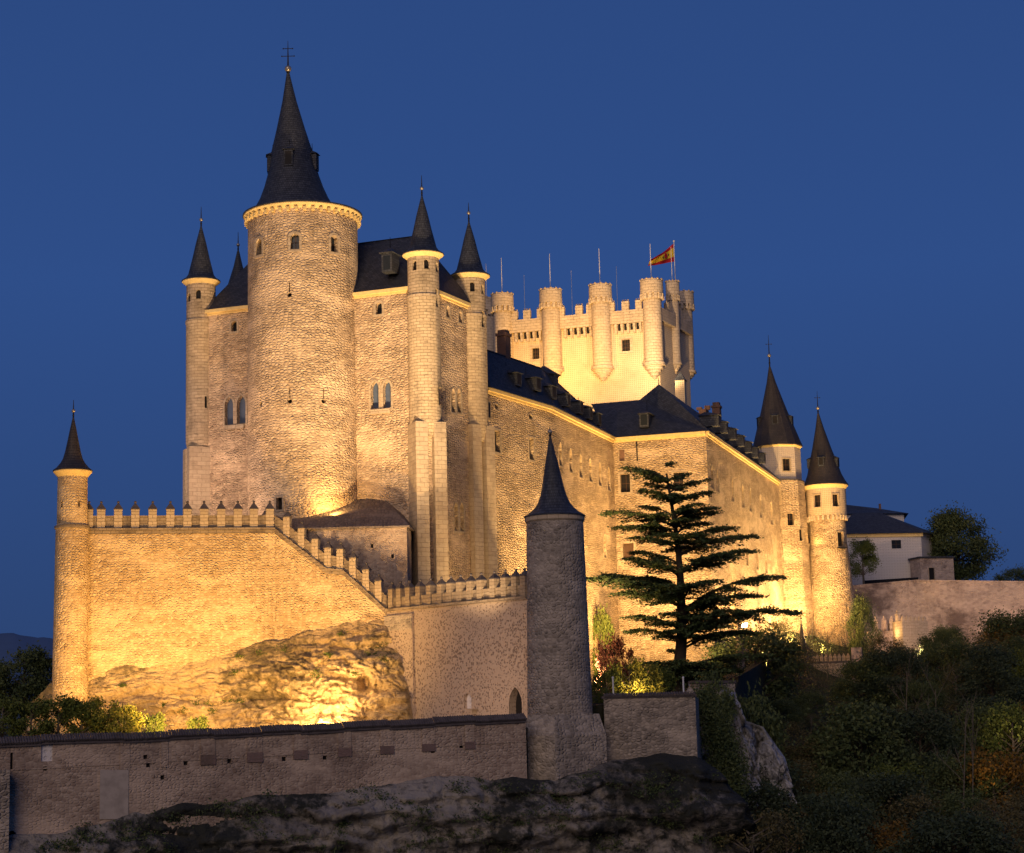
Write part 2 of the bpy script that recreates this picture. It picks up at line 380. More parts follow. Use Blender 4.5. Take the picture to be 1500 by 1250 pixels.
def frame_at(srf, x, y):
    P = srf.hit(x, y)
    if isinstance(srf, Face): return P, srf.t, srf.n
    n = (V2(P) - srf.c).normalized(); t = Vector((-n.y, n.x))
    if t.x < 0: t = -t
    return P, t, n

def shape(kind, w, h):
    if kind == 'rect': return [(-w / 2, -h / 2), (w / 2, -h / 2), (w / 2, h / 2), (-w / 2, h / 2)]
    if kind == 'circle': return [(w / 2 * math.cos(a), h / 2 * math.sin(a)) for a in [2 * math.pi * k / 14 for k in range(14)]]
    o = [(-w / 2, -h / 2), (w / 2, -h / 2)]
    if kind == 'round':
        sp = h / 2 - w / 2; o += [(w / 2 * math.cos(a), sp + w / 2 * math.sin(a)) for a in [math.pi * k / 10 for k in range(11)]]
    else:                                              # pointed
        rise = w * .8; sp = h / 2 - rise
        o += [(w / 2, sp), (w * .43, sp + rise * .38), (w * .27, sp + rise * .72), (0, sp + rise), (-w * .27, sp + rise * .72), (-w * .43, sp + rise * .38), (-w / 2, sp)]
    return o

def opening(parent, srf, x, y, w, h, kind='round', cut=None, fill='glass', depth=.7, surround=0.0, smat='quoin', mull=None, name='window', inset=None):
    P, t, n = frame_at(srf, x, y)
    a = Vector(proj(P + Vector((t.x, t.y, 0)) * .5)); b = Vector(proj(P - Vector((t.x, t.y, 0)) * .5))
    wm = w / max(.5, abs(a.x - b.x)); hm = h * P.y / F
    o = shape(kind, wm, hm)
    if cut is not None: cut.extrude(o, P, t, n, .6, -depth)
    ins = depth - .12 if inset is None else inset
    mb = MB(); ol = shape(kind, wm * 1.06, hm * 1.03); mb.extrude(ol, P, t, n, -ins, -ins - .08)
    mats = [fill]
    if mull:
        nx, nz = mull; mats = [fill, 'wood' if fill != 'shutter' else 'iron']; b_ = .07
        for i in range(1, nx): mb.extrude([(u - wm / 2 + wm * i / nx, z) for u, z in ((-b_ / 2, -hm / 2), (b_ / 2, -hm / 2), (b_ / 2, hm * .48), (-b_ / 2, hm * .48))], P, t, n, -ins + .05, -ins, 1)
        for i in range(1, nz): mb.extrude([(u, z - hm / 2 + hm * i / nz) for u, z in ((-wm / 2, -b_ / 2), (wm / 2, -b_ / 2), (wm / 2, b_ / 2), (-wm / 2, b_ / 2))], P, t, n, -ins + .04, -ins, 1)
    ob = build(name, mb, mats, parent)
    if surround > 0:
        inn = shape(kind, wm, hm); out = [(u * (1 + 2 * surround / wm), z * (1 + 2 * surround / hm)) for u, z in inn]
        t3 = Vector((t.x, t.y, 0)); n3 = Vector((n.x, n.y, 0)); k = len(inn); fm = MB()
        vs = []
        for d in (.06, -.05):
            for ol in (inn, out): vs += [P + t3 * u + Vector((0, 0, z)) + n3 * d for u, z in ol]
        fs = []
        for i in range(k):
            j = (i + 1) % k
            fs += [(i, j, k + j, k + i), (k + i, k + j, 3 * k + j, 3 * k + i), (2 * k + i, 2 * k + j, j, i)]
        fm.add(vs, fs); build('frame', fm, smat, ob if parent.parent is None else parent)
    return ob

def finial(parent, c, z0, zb, zt, rb, cross=False, name='finial', axis=None):
    mb = MB(); k = .22 * rb + .03
    mb.tube((c[0], c[1], z0 - .4), (c[0], c[1], zb), k * 1.4, k, 8, 0); mb.ball((c[0], c[1], zb), rb, 12, 1)
    mb.ball((c[0], c[1], lerp(z0, zb, .35)), rb * .55, 10, 0); mb.tube((c[0], c[1], zb), (c[0], c[1], zt), k, .03, 6, 0)
    if cross:
        for f, w in cross:
            z = lerp(zb, zt, f); mb.tube((c[0] - w, c[1], z), (c[0] + w, c[1], z), .05, .05, 6, 0)
            for s in (-1, 1): mb.ball((c[0] + s * w, c[1], z), .1, 6, 0)
    return build(name, mb, ['iron', 'gilt'], parent, 40)

def spire(parent, c, R, z0, z1, prof, mat='slate', n=40, lean=(0, 0), rot=0, name='spire', smooth=30):
    mb = MB(); H = z1 - z0
    mb.lathe(c, [(R * 1.0, z0 - .12)] + [(max(.03, R * r), z0 + H * f, lean[0] * f, lean[1] * f) for f, r in prof], n, rot=rot)
    return build(name, mb, mat, parent, smooth)

def ring(parent, name, k, c, R, z, w, d, h, mat):
    base = root_loc(parent); mb = MB(); mb.prism([(-d / 2, -w / 2), (d / 2, -w / 2), (d / 2, w / 2), (-d / 2, w / 2)], 0, h)
    me = bpy.data.meshes.new(name); me.from_pydata(mb.v, [], mb.f); me.materials.append(M[mat]); me.update(); set_uv(me)
    for i in range(k):
        a = 2 * math.pi * i / k; o = bpy.data.objects.new(name, me); C.objects.link(o); o.parent = parent
        o.location = Vector((c[0] + R * math.cos(a), c[1] + R * math.sin(a), z)) - base; o.rotation_euler = (0, 0, a)

FL_S = [(0, 1), (.05, .78), (.11, .66), (.25, .56), (.4, .45), (.68, .27), (1, .03)]
FL_B = [(0, 1), (.05, .82), (.14, .62), (.22, .5), (.35, .40), (.56, .28), (.77, .17), (1, .04)]

def cornice(parent, c, r, z, ro, h, n=48, mat='cream', corb=0):
    mb = MB(); mb.lathe(c, [(r + .01, z - h), (lerp(r, ro, .35), z - h * .72), (lerp(r, ro, .8), z - h * .35), (ro, z - h * .2), (ro, z - .02)], n)
    o = build('cornice', mb, mat, parent, 25)
    return o

# ------------------------------------------------------------------ plan points
A0 = PD(107, 772, 235.5); zS = PD(130, 772, 234).z
Bp = PZ(402, 773, zS); Ep = PD(566, 892, 236.0)
KZ = PD(620, 421, 247).z
Kc = PD(620, 421, 247); Kl = PZ(303, 458, KZ); Kr = PZ(690, 450, KZ)
NZ = PD(715, 570, 264).z
N0 = PD(712, 570, 263.5); N1 = PZ(805, 597, NZ); N2 = PZ(898, 643, NZ); N3 = PZ(1034, 633, NZ); N4 = PZ(1140, 706, NZ)

# ------------------------------------------------------------------ 1 great round tower
def great_tower():
    c = V2(PD(443.5, 320, 253)); r1, r0 = 7.42, 7.62
    ze = PD(443.5, 321, 253).z
    T = thing('round_tower', 'tallest round stone tower, broad, with flared slate spire and yellow cornice', 'tower', (c.x, c.y, 14))
    cut = MB(); wall = Cyl(c, 7.46)
    mb = MB(); mb.lathe(c, [(r0, 12), (r1, ze - .4)], 72)
    for x, y, w, h in ((379.3, 362, 8.5, 25), (432, 354, 12.5, 24), (489.6, 357, 10, 26)):
        opening(T, wall, x, y, w, h, 'round', cut, 'glass', .9, .35, mull=(2, 2))
    for x, y in ((424, 432), (382.4, 592), (424.6, 588), (474, 588)):
        P, t, n = frame_at(wall, x, y); a = MB()
        cut.extrude([(u, z + .0) for u, z in shape('circle', .62, .62)], P, t, n, .6, -.8)
        cut.extrude([(-.08, .36), (.08, .36), (.08, 1.75), (-.08, 1.75)], P, t, n, .6, -.8)
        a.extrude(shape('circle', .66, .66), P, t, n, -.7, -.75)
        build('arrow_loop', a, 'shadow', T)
    opening(T, Cyl(c, 7.6), 409, 738, 9, 18, 'rect', cut, 'shadow', .9, .25, name='doorway')
    build('wall', mb, 'tower_rubble', T, 30, cut)
    co = cornice(T, c, r1, ze + .25, r1 + .60, .72, 72)
    ring(co, 'corbel', 44, c, r1 + .24, ze - .86, .42, .5, .5, 'cream')
    mb = MB(); mb.lathe(c, [(r1 + .72, ze + .25), (r1 + .7, ze + .40), (5.6, ze + .75)], 72); build('eave', mb, 'slate', T, 30)
    b = V2(PD(432.5, 306, 253)); zb = ze + .55; zt = PD(422, 108, 253).z; H = zt - zb
    ap = V2(PD(422, 108, 253)) - b
    spire(T, b, 6.15, zb, zt, [(0, 1), (.045, .88), (.11, .76), (.19, .655), (.27, .575), (.33, .525), (.43, .47), (.6, .32), (.8, .16), (1, .035)], 'slate', 56, ap)
    finial(T, b + ap, zt, PD(422, 101, 253).z, PD(422, 60, 253).z, .48, [(.45, .85), (.72, .65)])
    zd = PD(425, 243, 253).z
    for ang in (-2, 80, -80, 170):
        a = math.radians(ang - 92); d = Vector((math.cos(a), math.sin(a))); t = Vector((-d.y, d.x)); q = b + ap * .3 + d * 2.75
        m = MB(); m.box((q.x, q.y, zd - 1.0), t, d, 1.2, 1.5, 2.2); m.box((q.x + d.x * .76, q.y + d.y * .76, zd - .8), t, d, .85, .06, 1.8, 1)
        m.prism([tuple(q + t * s * .8 + d * e * .95) for s, e in ((-1, -1), (1, -1), (1, 1), (-1, 1))], zd + 1.3, zd + 1.95, 0, [tuple(q + t * s * .1 + d * (e * .2 - .3)) for s, e in ((-1, -1), (1, -1), (1, 1), (-1, 1))])
        dm = build('dormer', m, ['slate', 'shadow'], T)
        fm = MB(); fm.tube((q.x, q.y, zd + 1.8), (q.x, q.y, zd + 2.9), .06, .03); build('finial', fm, 'iron', dm)
    return c
TC = great_tower()

# ------------------------------------------------------------------ 2 the keep with its corner turrets
def add_turret(T, px, D, r, ybot, yeave, yapex, yball, ytop, wins, slits=(), mat='ashlar', ro=1.28, xa=None):
    c = V2(PD(px, yeave, D)); zb, ze, za, zl, zt = (PD(px, y, D).z for y in (ybot, yeave, yapex, yball, ytop))
    mb = MB(); mb.lathe(c, [(r * .80, zb - 1.6), (r * .97, zb), (r, zb + .4), (r, ze - 6.2), (r * 1.045, ze - 6.0), (r * 1.045, ze - 5.6), (r * .98, ze - 5.4), (r * .98, ze - .2)], 40)
    O = bpy.data.objects.new('turret', None); C.objects.link(O); O.parent = T
    cut = MB()
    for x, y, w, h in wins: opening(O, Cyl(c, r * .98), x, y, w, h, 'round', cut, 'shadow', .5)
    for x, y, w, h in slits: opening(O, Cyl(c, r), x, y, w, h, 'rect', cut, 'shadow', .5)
    build('wall', mb, mat, O, 30, cut)
    cornice(O, c, r * .98, ze + .1, r * ro, .6, 40)
    spire(O, c, r * ro + .06, ze + .18, za, FL_S, 'slate', 36)
    finial(O, c, za, zl, zt, .26)
    return c

def ybuttress(T, c, r, zt, zb, t, n, m='quoin'):
    """two ashlar fins under a turret with a round-headed dark recess between them"""
    mb = MB(); w = r * .82
    for s in (-1, 1):
        q = c + t * (s * (r - w / 2 + .05)); mb.box((q.x, q.y, zb), t, n, w, r * 2.0, zt - zb)
    build('buttress', mb, m, T)
    mb = MB(); mb.box((c.x - n.x * .25, c.y - n.y * .25, zb), t, n, r * .9, r * 1.3, zt - zb - .4); build('buttress_recess', mb, 'keep_rubble', T)

def keep():
    T = thing('castle_keep', 'tall rectangular stone keep with corner turrets rising behind the broadest round tower', 'keep', (Kc.x - 14, Kc.y + 12, 12))
    f = Face(Kl, Kc); sd = Face(Kc, Kr); side = (V2(Kr) - V2(Kc))
    back = side * 1.0
    P = [V2(Kl), V2(Kc), V2(Kr), V2(Kl) + back]
    cut = MB()
    opening(T, f, 343, 478, 8, 16, 'round', cut, 'glass', .8, .3)
    for x, y in ((335.5, 602), (353.5, 600)): opening(T, f, x, y, 12.5, 42, 'pointed', cut, 'shutter', .85, .28)
    opening(T, f, 555, 452, 9, 18, 'round', cut, 'glass', .8, .35)
    for x, y in ((549, 578.5), (567, 577.5)): opening(T, f, x, y, 11.5, 41, 'pointed', cut, 'shutter', .85, .28)
    for x, y in ((656, 456.5), (674.5, 464.4)): opening(T, sd, x, y, 5.2, 18, 'round', cut, 'glass', .8, .3)
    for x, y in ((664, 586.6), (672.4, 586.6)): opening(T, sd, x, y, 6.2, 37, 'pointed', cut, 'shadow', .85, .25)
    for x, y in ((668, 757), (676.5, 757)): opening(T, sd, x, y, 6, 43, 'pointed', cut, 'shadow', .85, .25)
    mb = MB(); mb.prism([tuple(p) for p in P], 8, KZ); build('wall', mb, 'keep_rubble', T, None, cut)
    # blind pointed panels over the paired windows of the side wall, sills under the front pairs
    for x, y, w, h in ((668.3, 577, 17, 72),):
        Q, t, n = frame_at(sd, x, y)
    for x, y, w in ((344.5, 626, 36), (558, 603, 36)):
        Q, t, n = frame_at(f, x, y); mb = MB(); mb.box((Q.x + n.x * .12, Q.y + n.y * .12, Q.z - .3), t, n, w * Q.y / F * .9, .34, .6); build('sill', mb, 'quoin', T)
    # cornice along the eaves
    mb = MB()
    for a, b, nn in ((V2(Kl), V2(Kc), f.n), (V2(Kc), V2(Kr), sd.n)):
        t = (b - a).normalized(); L = (b - a).length; m = a + t * (L / 2)
        mb.extrude([(-L / 2, -.5), (L / 2, -.5), (L / 2, .25), (-L / 2, .25)], (m.x, m.y, KZ), t, nn, .18, -.1)
        mb.extrude([(-L / 2, -.2), (L / 2, -.2), (L / 2, .249), (-L / 2, .249)], (m.x, m.y, KZ), t, nn, .55, .18)
    build('cornice', mb, 'cream', T)
    # hipped slate roof, ridge along the front
    o = .55
    cen = sum(P, Vector((0, 0))) / 4
    E = [p + (p - cen).normalized() * o * 1.2 for p in P]
    mid = back * .5; fd = (V2(Kc) - V2(Kl)).normalized(); zr = PZ(583, 347, 1).z
    rz = ZD(583, 347, 255)
    ra = V2(Kl) + mid + fd * 3.2; rb = V2(Kc) + mid - fd * 4.2
    mb = MB(); vs = [(e.x, e.y, KZ + .26) for e in E] + [(ra.x, ra.y, rz), (rb.x, rb.y, rz)]
    mb.add(vs, [(0, 1, 5, 4), (1, 2, 5), (2, 3, 4, 5), (3, 0, 4), (3, 2, 1, 0)]); rf = build('roof', mb, 'slate', T)
    mb = MB(); mb.tube((rb.x, rb.y, rz - .2), (rb.x, rb.y, rz + 2), .09, .03); mb.ball((rb.x, rb.y, rz + .9), .2); mb.tube((ra.x, ra.y, rz), (rb.x, rb.y, rz + .02), .1, .1); build('ridge_finial', mb, 'iron', rf)
    # dormer on the front slope
    Q = PD(572, 388, 249.5); m = MB(); t, n = f.t, f.n
    m.box((Q.x, Q.y, Q.z - 1.2), t, n, 1.5, 2.4, 2.6); m.box((Q.x + n.x * 1.21, Q.y + n.y * 1.21, Q.z - .95), t, n, 1.0, .06, 1.9, 1)
    q = V2(Q); m.prism([tuple(q + t * s * 1.05 + n * e * 1.6) for s, e in ((-1, -1), (1, -1), (1, 1), (-1, 1))], Q.z + 1.4, Q.z + 2.3, 0, [tuple(q + t * s * .1 + n * (e * .3 - .2)) for s, e in ((-1, -1), (1, -1), (1, 1), (-1, 1))])
    dm = build('dormer', m, ['slate', 'glass'], T); m = MB(); m.tube((Q.x, Q.y, Q.z + 2.2), (Q.x, Q.y, Q.z + 3.8), .06, .03); build('finial', m, 'iron', dm)
    # turrets
    c1 = add_turret(T, 294.5, 260.5, 2.06, 652, 414, 331, 322, 303, [(290.5, 431, 7, 14), (276, 436, 5, 13)], [(302, 589, 4, 18)])
    c2 = add_turret(T, 619.5, 247.5, 2.14, 624, 375, 287, 276, 257, [(606.8, 389, 6, 15), (624.8, 387, 7, 15), (640.5, 392, 4, 15)], [(641, 437, 4, 28), (648, 582, 3.5, 28)])
    c3 = add_turret(T, 688.5, 260.5, 2.16, 632, 406, 325, 312, 297, [(692, 420, 7, 15), (707.5, 424, 4, 15)], [(708, 468, 4.5, 24)])
    for c, y, D in ((c1, 650, 260.5), (c2, 622, 247.5), (c3, 628, 260.5)):
        nn = (f.n + sd.n).normalized() if c is c2 else (f.n - sd.n).normalized() if c is c1 else (sd.n - f.n).normalized() * .6 + f.n * .6
        nn = nn.normalized(); t = Vector((-nn.y, nn.x)); t = t if t.x > 0 else -t
        ybuttress(T, c, 2.05, PD(600, y, D).z, 10, t, nn)
    # flared pavilion spire at the back left corner
    c = V2(PD(349, 440, 272)); zb = PD(349, 446, 272).z
    mb = MB(); mb.lathe(c, [(2.2, KZ - 6), (2.2, zb)], 32); O = build('rear_turret', mb, 'ashlar', T, 30)
    spire(O, c, 5.2, KZ + .3, PD(349, 368, 272).z, [(0, 1), (.1, .78), (.22, .6), (.35, .46), (.55, .3), (.8, .13), (1, .03)], 'slate', 36)
    finial(O, c, PD(349, 368, 272).z, PD(349, 359, 272).z, PD(349, 340, 272).z, .26)
    m = MB(); Q = PD(358, 416, 269.5); m.box((Q.x, Q.y, Q.z - 1.2), f.t, f.n, 1.2, 2.2, 2.4); m.prism([(Q.x + a * .8, Q.y + b * 1.2) for a, b in ((-1, -1), (1, -1), (1, 1), (-1, 1))], Q.z + 1.2, Q.z + 2, 0, [(Q.x + a * .1, Q.y + b * .1) for a, b in ((-1, -1), (1, -1), (1, 1), (-1, 1))]); build('dormer', m, 'slate', O)
    # thin lightning cable slung between the turret tops
    return f, sd
KF, KS = keep()

# ------------------------------------------------------------------ 3 lean-to around the tower foot
def annex():
    a = V2(PD(372, 768, 242.0)); b = V2(PD(440, 768, 240.5)); c = V2(PD(596, 777, 240.5)); d = V2(PD(606, 772, 249)); e = V2(PD(360, 766, 256))
    T = thing('lean_to', 'low unlit lean-to with old tiled roof wrapped round the foot of the broadest round tower', 'outbuilding', (b.x, b.y, 12))
    ze = PD(500, 773, 240.5).z
    cut = MB(); f = Face(b, c)
    for x, y in ((545, 800), (575, 815)): opening(T, f, x, y, 4, 6, 'rect', cut, 'shadow', .5)
    mb = MB(); mb.prism([tuple(p) for p in (a, b, c, d, e)], 8, ze); build('wall', mb, 'boundary_rubble', T, None, cut)
    cen = V2(PD(480, 770, 252))
    lo = [p + (p - cen).normalized() * .5 for p in (a, b, c, d, e)]
    zt = [ZD(400, 735, 247), ZD(445, 753, 246), ZD(548, 720, 250), ZD(590, 742, 252), ZD(360, 735, 256)]
    hi = [V2(PD(395, 740, 249)), V2(PD(445, 753, 247)), V2(PD(556, 722, 252)), V2(PD(585, 742, 254)), V2(PD(370, 740, 257))]
    vs = [(p.x, p.y, ze + .02) for p in lo] + [(p.x, p.y, z) for p, z in zip(hi, zt)] + [(p.x, p.y, ze - .18) for p in lo]
    mb = MB(); n = 5
    fs = [(i, (i + 1) % n, n + (i + 1) % n, n + i) for i in range(n)] + [tuple(range(n, 2 * n))] + [(2 * n + i, 2 * n + (i + 1) % n, (i + 1) % n, i) for i in range(n)] + [tuple(range(2 * n, 3 * n))[::-1]]
    mb.add(vs, fs); build('roof', mb, 'tile', T)
annex()

# ------------------------------------------------------------------ crenellated walls
def merlon_mesh(w, d, h, cap_h, wm, cm, ball=True, name='merlon'):
    mb = MB(); mb.prism([(-w / 2, -d / 2), (w / 2, -d / 2), (w / 2, d / 2), (-w / 2, d / 2)], 0, h)
    a = bpy.data.meshes.new(name); a.from_pydata(mb.v, [], mb.f); a.materials.append(M[wm]); a.update(); set_uv(a)
    mb = MB(); k = 1.12; q = [(-w / 2 * k, -d / 2 * k), (w / 2 * k, -d / 2 * k), (w / 2 * k, d / 2 * k), (-w / 2 * k, d / 2 * k)]
    mb.prism(q, h + .002, h + .1); mb.prism(q, h + .101, h + cap_h, 0, [(x * .12, y * .12) for x, y in q])
    if ball: mb.ball((0, 0, h + cap_h + .1), .17, 8)
    b = bpy.data.meshes.new('merlon_cap'); b.from_pydata(mb.v, [], mb.f); b.materials.append(M[cm]); b.update(); set_uv(b)
    return a, b
def put_merlon(T, meshes, P, t, sc=(1, 1, 1)):
    base = root_loc(T)
    o = bpy.data.objects.new('merlon', meshes[0]); C.objects.link(o); o.parent = T; o.location = Vector(P) - base
    o.rotation_euler = (0, 0, math.atan2(t.y, t.x)); o.scale = sc
    k = bpy.data.objects.new('merlon_cap', meshes[1]); C.objects.link(k); k.parent = o
    return o

def curtain():
    T = thing('curtain_wall', 'brightly floodlit crenellated curtain wall stepping down to the right above the rock', 'wall', ((A0.x + Ep.x) / 2, 236, -2))
    f1 = Face(A0, Bp); f2 = Face(Bp, Ep)
    u1 = [f1.sz(x, y) for x, y in ((110, 772), (402, 773))]; u1[0] = (0, zS); u1[1] = (f1.L, zS)
    u2 = [(0, zS)] + [f2.sz(x, y) for x, y in ((478, 832), (503, 834.5), (566, 892))]
    cut = MB(); mb = MB()
    mb.extrude([(0, -3), (f1.L, -3)] + u1[::-1], (f1.A.x, f1.A.y, 0), f1.t, f1.n, 0, -1.6)
    mb.extrude([(0, -3), (f2.L, -3)] + u2[::-1], (f2.A.x, f2.A.y, 0), f2.t, f2.n, 0, -1.6)
    build('wall', mb, 'curtain_rubble', T)
    pm = MB(); sm = MB()
    for f, u in ((f1, u1), (f2, u2)):
        P = (f.A.x, f.A.y, 0)
        for (a, za), (b, zb) in zip(u, u[1:]):
            pm.extrude([(a, za - .01), (b, zb - .01), (b, zb + 1.45), (a, za + 1.45)], P, f.t, f.n, -.15, -.75)
            pm.extrude([(a, za + 1.451), (b, zb + 1.451), (b, zb + 1.6), (a, za + 1.6)], P, f.t, f.n, -.08, -.82)
            sm.extrude([(a, za - .32), (b, zb - .32), (b, zb - .0), (a, za - .0)], P, f.t, f.n, .24, -.1)
            sm.extrude([(a, za - .72), (b, zb - .72), (b, zb - .321), (a, za - .321)], P, f.t, f.n, .10, -.1)
    build('parapet', pm, 'parapet', T); build('string_course', sm, 'parapet', T)
    mm = merlon_mesh(1.02, .85, 2.35, .85, 'ashlar', 'coping')
    ms = merlon_mesh(.86, .8, 2.6, .7, 'ashlar', 'coping')
    for x in (130, 148, 173, 198, 223.5, 249.5, 274.5, 299, 324, 348.5, 372, 395.5):
        u, z = f1.sz(x, 770); put_merlon(T, mm, f1.at(u, zS + .01) - Vector((f1.n.x, f1.n.y, 0)) * .40, f1.t)
    for x in (419.6, 441, 461, 479.5, 497.5, 516, 535, 553):
        u, _ = f2.sz(x, 800); z = interp(u2, u); put_merlon(T, ms, f2.at(u, z - .1) - Vector((f2.n.x, f2.n.y, 0)) * .40, f2.t)
    return f1, f2
CF1, CF2 = curtain()

def side_wall():
    G = V2(PD(772, 873, 216.0)); f = Face(Ep, G)
    T = thing('inner_wall', 'pitted pink plaster wall with close-set merlons and a pointed doorway, left of the unlit round tower', 'wall', ((Ep.x + G.x) / 2, 226, -3))
    a, b = f.sz(566, 892), f.sz(770, 873.5)
    cut = MB()
    opening(T, f, 755.5, 1033, 19, 52, 'pointed', cut, 'shadow', 1.1, .3, name='doorway', smat='pitted')
    opening(T, f, 685.5, 1027, 11, 22, 'round', cut, 'house', .5, .5, name='niche', smat='pitted')
    mb = MB(); mb.extrude([(0, -4), (f.L, -4), (f.L, b[1]), (0, a[1])], (f.A.x, f.A.y, 0), f.t, f.n, 0, -1.5)
    build('wall', mb, 'pitted', T, None, cut)
    u0 = f.sz(607, 900)[0]
    mb = MB(); mb.extrude([(.0, -4), (u0, -4), (u0, a[1] - .9), (0, a[1] - .9)], (f.A.x, f.A.y, 0), f.t, f.n, .35, -.2); build('buttress', mb, 'pitted', T)
    mb = MB(); mb.extrude([(.05, a[1] - 2.8), (u0 - .05, a[1] - 2.8), (u0 - .05, a[1] - 1.0), (.05, a[1] - 1.0)], (f.A.x, f.A.y, 0), f.t, f.n, .42, .3); build('stone_band', mb, 'dark_rubble', T)
    P = (f.A.x, f.A.y, 0); za, zb = a[1], b[1]; pm = MB(); sm = MB()
    pm.extrude([(0, za - .01), (f.L, zb - .01), (f.L, zb + 1.3), (0, za + 1.3)], P, f.t, f.n, -.2, -.8)
    sm.extrude([(0, za - .35), (f.L, zb - .35), (f.L, zb), (0, za)], P, f.t, f.n, .25, -.1)
    build('parapet', pm, 'parapet', T); build('string_course', sm, 'parapet', T)
    mm = merlon_mesh(.85, .85, 2.3, .7, 'parapet', 'coping')
    for x in (571.7, 583.6, 596.7, 612, 627.7, 643.5, 657.4, 671.7, 687, 702, 721, 737.7, 753, 766):
        u, _ = f.sz(x, 880); z = lerp(za, zb, u / f.L); put_merlon(T, mm, f.at(u, z + .01) - Vector((f.n.x, f.n.y, 0)) * .40, f.t)
    Q = f.hit(697, 1040); mb = MB(); mb.box((Q.x + f.n.x * .5, Q.y + f.n.y * .5, Q.z), f.t, f.n, 1.0, 1.0, .12); mb.box((Q.x + f.n.x * .35, Q.y + f.n.y * .35, Q.z - .5), f.t, f.n, .3, .6, .49); build('basin', mb, 'quoin', T)
    return f
SF = side_wall()

# ------------------------------------------------------------------ small watch tower at the left end
def watchtower():
    D = 235.0; c = V2(PD(106.5, 694, D)); ze = ZD(106.5, 691.5, D); zs = ZD(105, 771, D)
    T = thing('watchtower', 'slim floodlit round watchtower with brown flared spire at the left end of the curtain wall', 'tower', (c.x, c.y, -2))
    cut = MB(); mb = MB(); mb.lathe(c, [(2.25, -3), (1.98, zs), (1.86, zs + .02), (1.82, ze - .2)], 44)
    for x, y in ((90.5, 739), (116, 738)): opening(T, Cyl(c, 1.84), x, y, 2.6, 9, 'rect', cut, 'shadow', .5, name='arrow_slit')
    build('wall', mb, 'curtain_rubble', T, 30, cut)
    mb = MB(); mb.lathe(c, [(1.9, zs - .5), (2.14, zs - .35), (2.14, zs - .02), (1.85, zs + .1)], 44); build('string_course', mb, 'parapet', T, 25)
    cornice(T, c, 1.82, ze + .1, 2.36, .8, 44)
    spire(T, c, 2.42, ze + .17, ZD(107.5, 612, D), FL_B, 'brown_slate', 40)
    finial(T, c, ZD(107.5, 612, D), ZD(108, 602, D), ZD(108, 586, D), .24)
watchtower()

def dark_tower():
    D = 208.0; c = V2(PD(812.5, 757, D)); ze = ZD(812, 757, D)
    T = thing('round_tower', 'unlit round stone tower with witch-hat slate spire left of the cedar', 'tower', (c.x, c.y, -6))
    cut = MB(); mb = MB(); mb.lathe(c, [(3.62, -8), (3.52, ZD(812, 1050, D)), (3.1, ze - .35), (3.02, ze - .35), (3.02, ze)], 56)
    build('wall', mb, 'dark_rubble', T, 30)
    mb = MB(); mb.lathe(c, [(3.1, ze - .7), (3.26, ze - .5), (3.26, ze - .02), (3.0, ze + .05)], 56); build('cornice', mb, 'quoin', T, 25)
    ap = V2(PD(803.5, 640, D)) - c
    spire(T, c, 3.36, ze + .05, ZD(804, 640, D), [(0, 1), (.04, .82), (.09, .67), (.16, .53), (.27, .42), (.38, .35), (.61, .24), (.85, .11), (1, .03)], 'slate', 44, ap * .6)
    finial(T, c + ap * .6, ZD(804, 640, D), ZD(803.5, 633, D), ZD(803.5, 626, D), .26)
    # square plinth below
    mb = MB(); g = V2(PD(765, 1050, 203)); h = V2(PD(812, 1050, 201.5)); k = V2(PD(887, 1045, 204.5)); e = V2(PD(885, 1045, 215)); q = V2(PD(770, 1045, 215))
    zt = ZD(812, 1078, 203); tp = [c + (x - c) * .86 for x in (g, h, k, e, q)]
    mb.prism([tuple(x) for x in (g, h, k, e, q)], -14, zt); mb.prism([tuple(x) for x in (g, h, k, e, q)], zt + .001, zt + 2.2, 0, [tuple(x) for x in tp]); build('plinth', mb, 'dark_rubble', T)
dark_tower()

# ------------------------------------------------------------------ north range, cross wing and roofs
def dormer(T, Q, t, n, w=1.5, dep=2.6, h=1.7, glass='shadow', fin=1.3):
    m = MB(); q = V2(Q); m.box((Q.x, Q.y, Q.z - h * .6), t, n, w, dep, h)
    p = q + n * (dep / 2 + .02); m.box((p.x, p.y, Q.z - h * .45), t, n, w * .66, .05, h * .75, 1)
    m.prism([tuple(q + t * s * (w * .72) + n * (e * dep * .58)) for s, e in ((-1, -1), (1, -1), (1, 1), (-1, 1))], Q.z + h * .4 + .002, Q.z + h * .4 + .7, 0,
            [tuple(q + t * s * .12 + n * (e * .3 - .6)) for s, e in ((-1, -1), (1, -1), (1, 1), (-1, 1))])
    o = build('dormer', m, ['slate', glass], T)
    if fin:
        m = MB(); z = Q.z + h * .4 + .6; m.tube((q.x - n.x * .6, q.y - n.y * .6, z), (q.x - n.x * .6, q.y - n.y * .6, z + fin), .05, .03); build('finial', m, 'iron', o)

def eave_cornice(T, segs, z):
    mb = MB()
    for f, a, b in segs:
        L = b - a; m = f.at((a + b) / 2, z)
        mb.extrude([(-L / 2, -.7), (L / 2, -.7), (L / 2, -.35), (-L / 2, -.35)], m, f.t, f.n, .22, -.1)
        mb.extrude([(-L / 2, -.349), (L / 2, -.349), (L / 2, .10), (-L / 2, .10)], m, f.t, f.n, .55, -.1)
    return build('cornice', mb, 'cream', T)

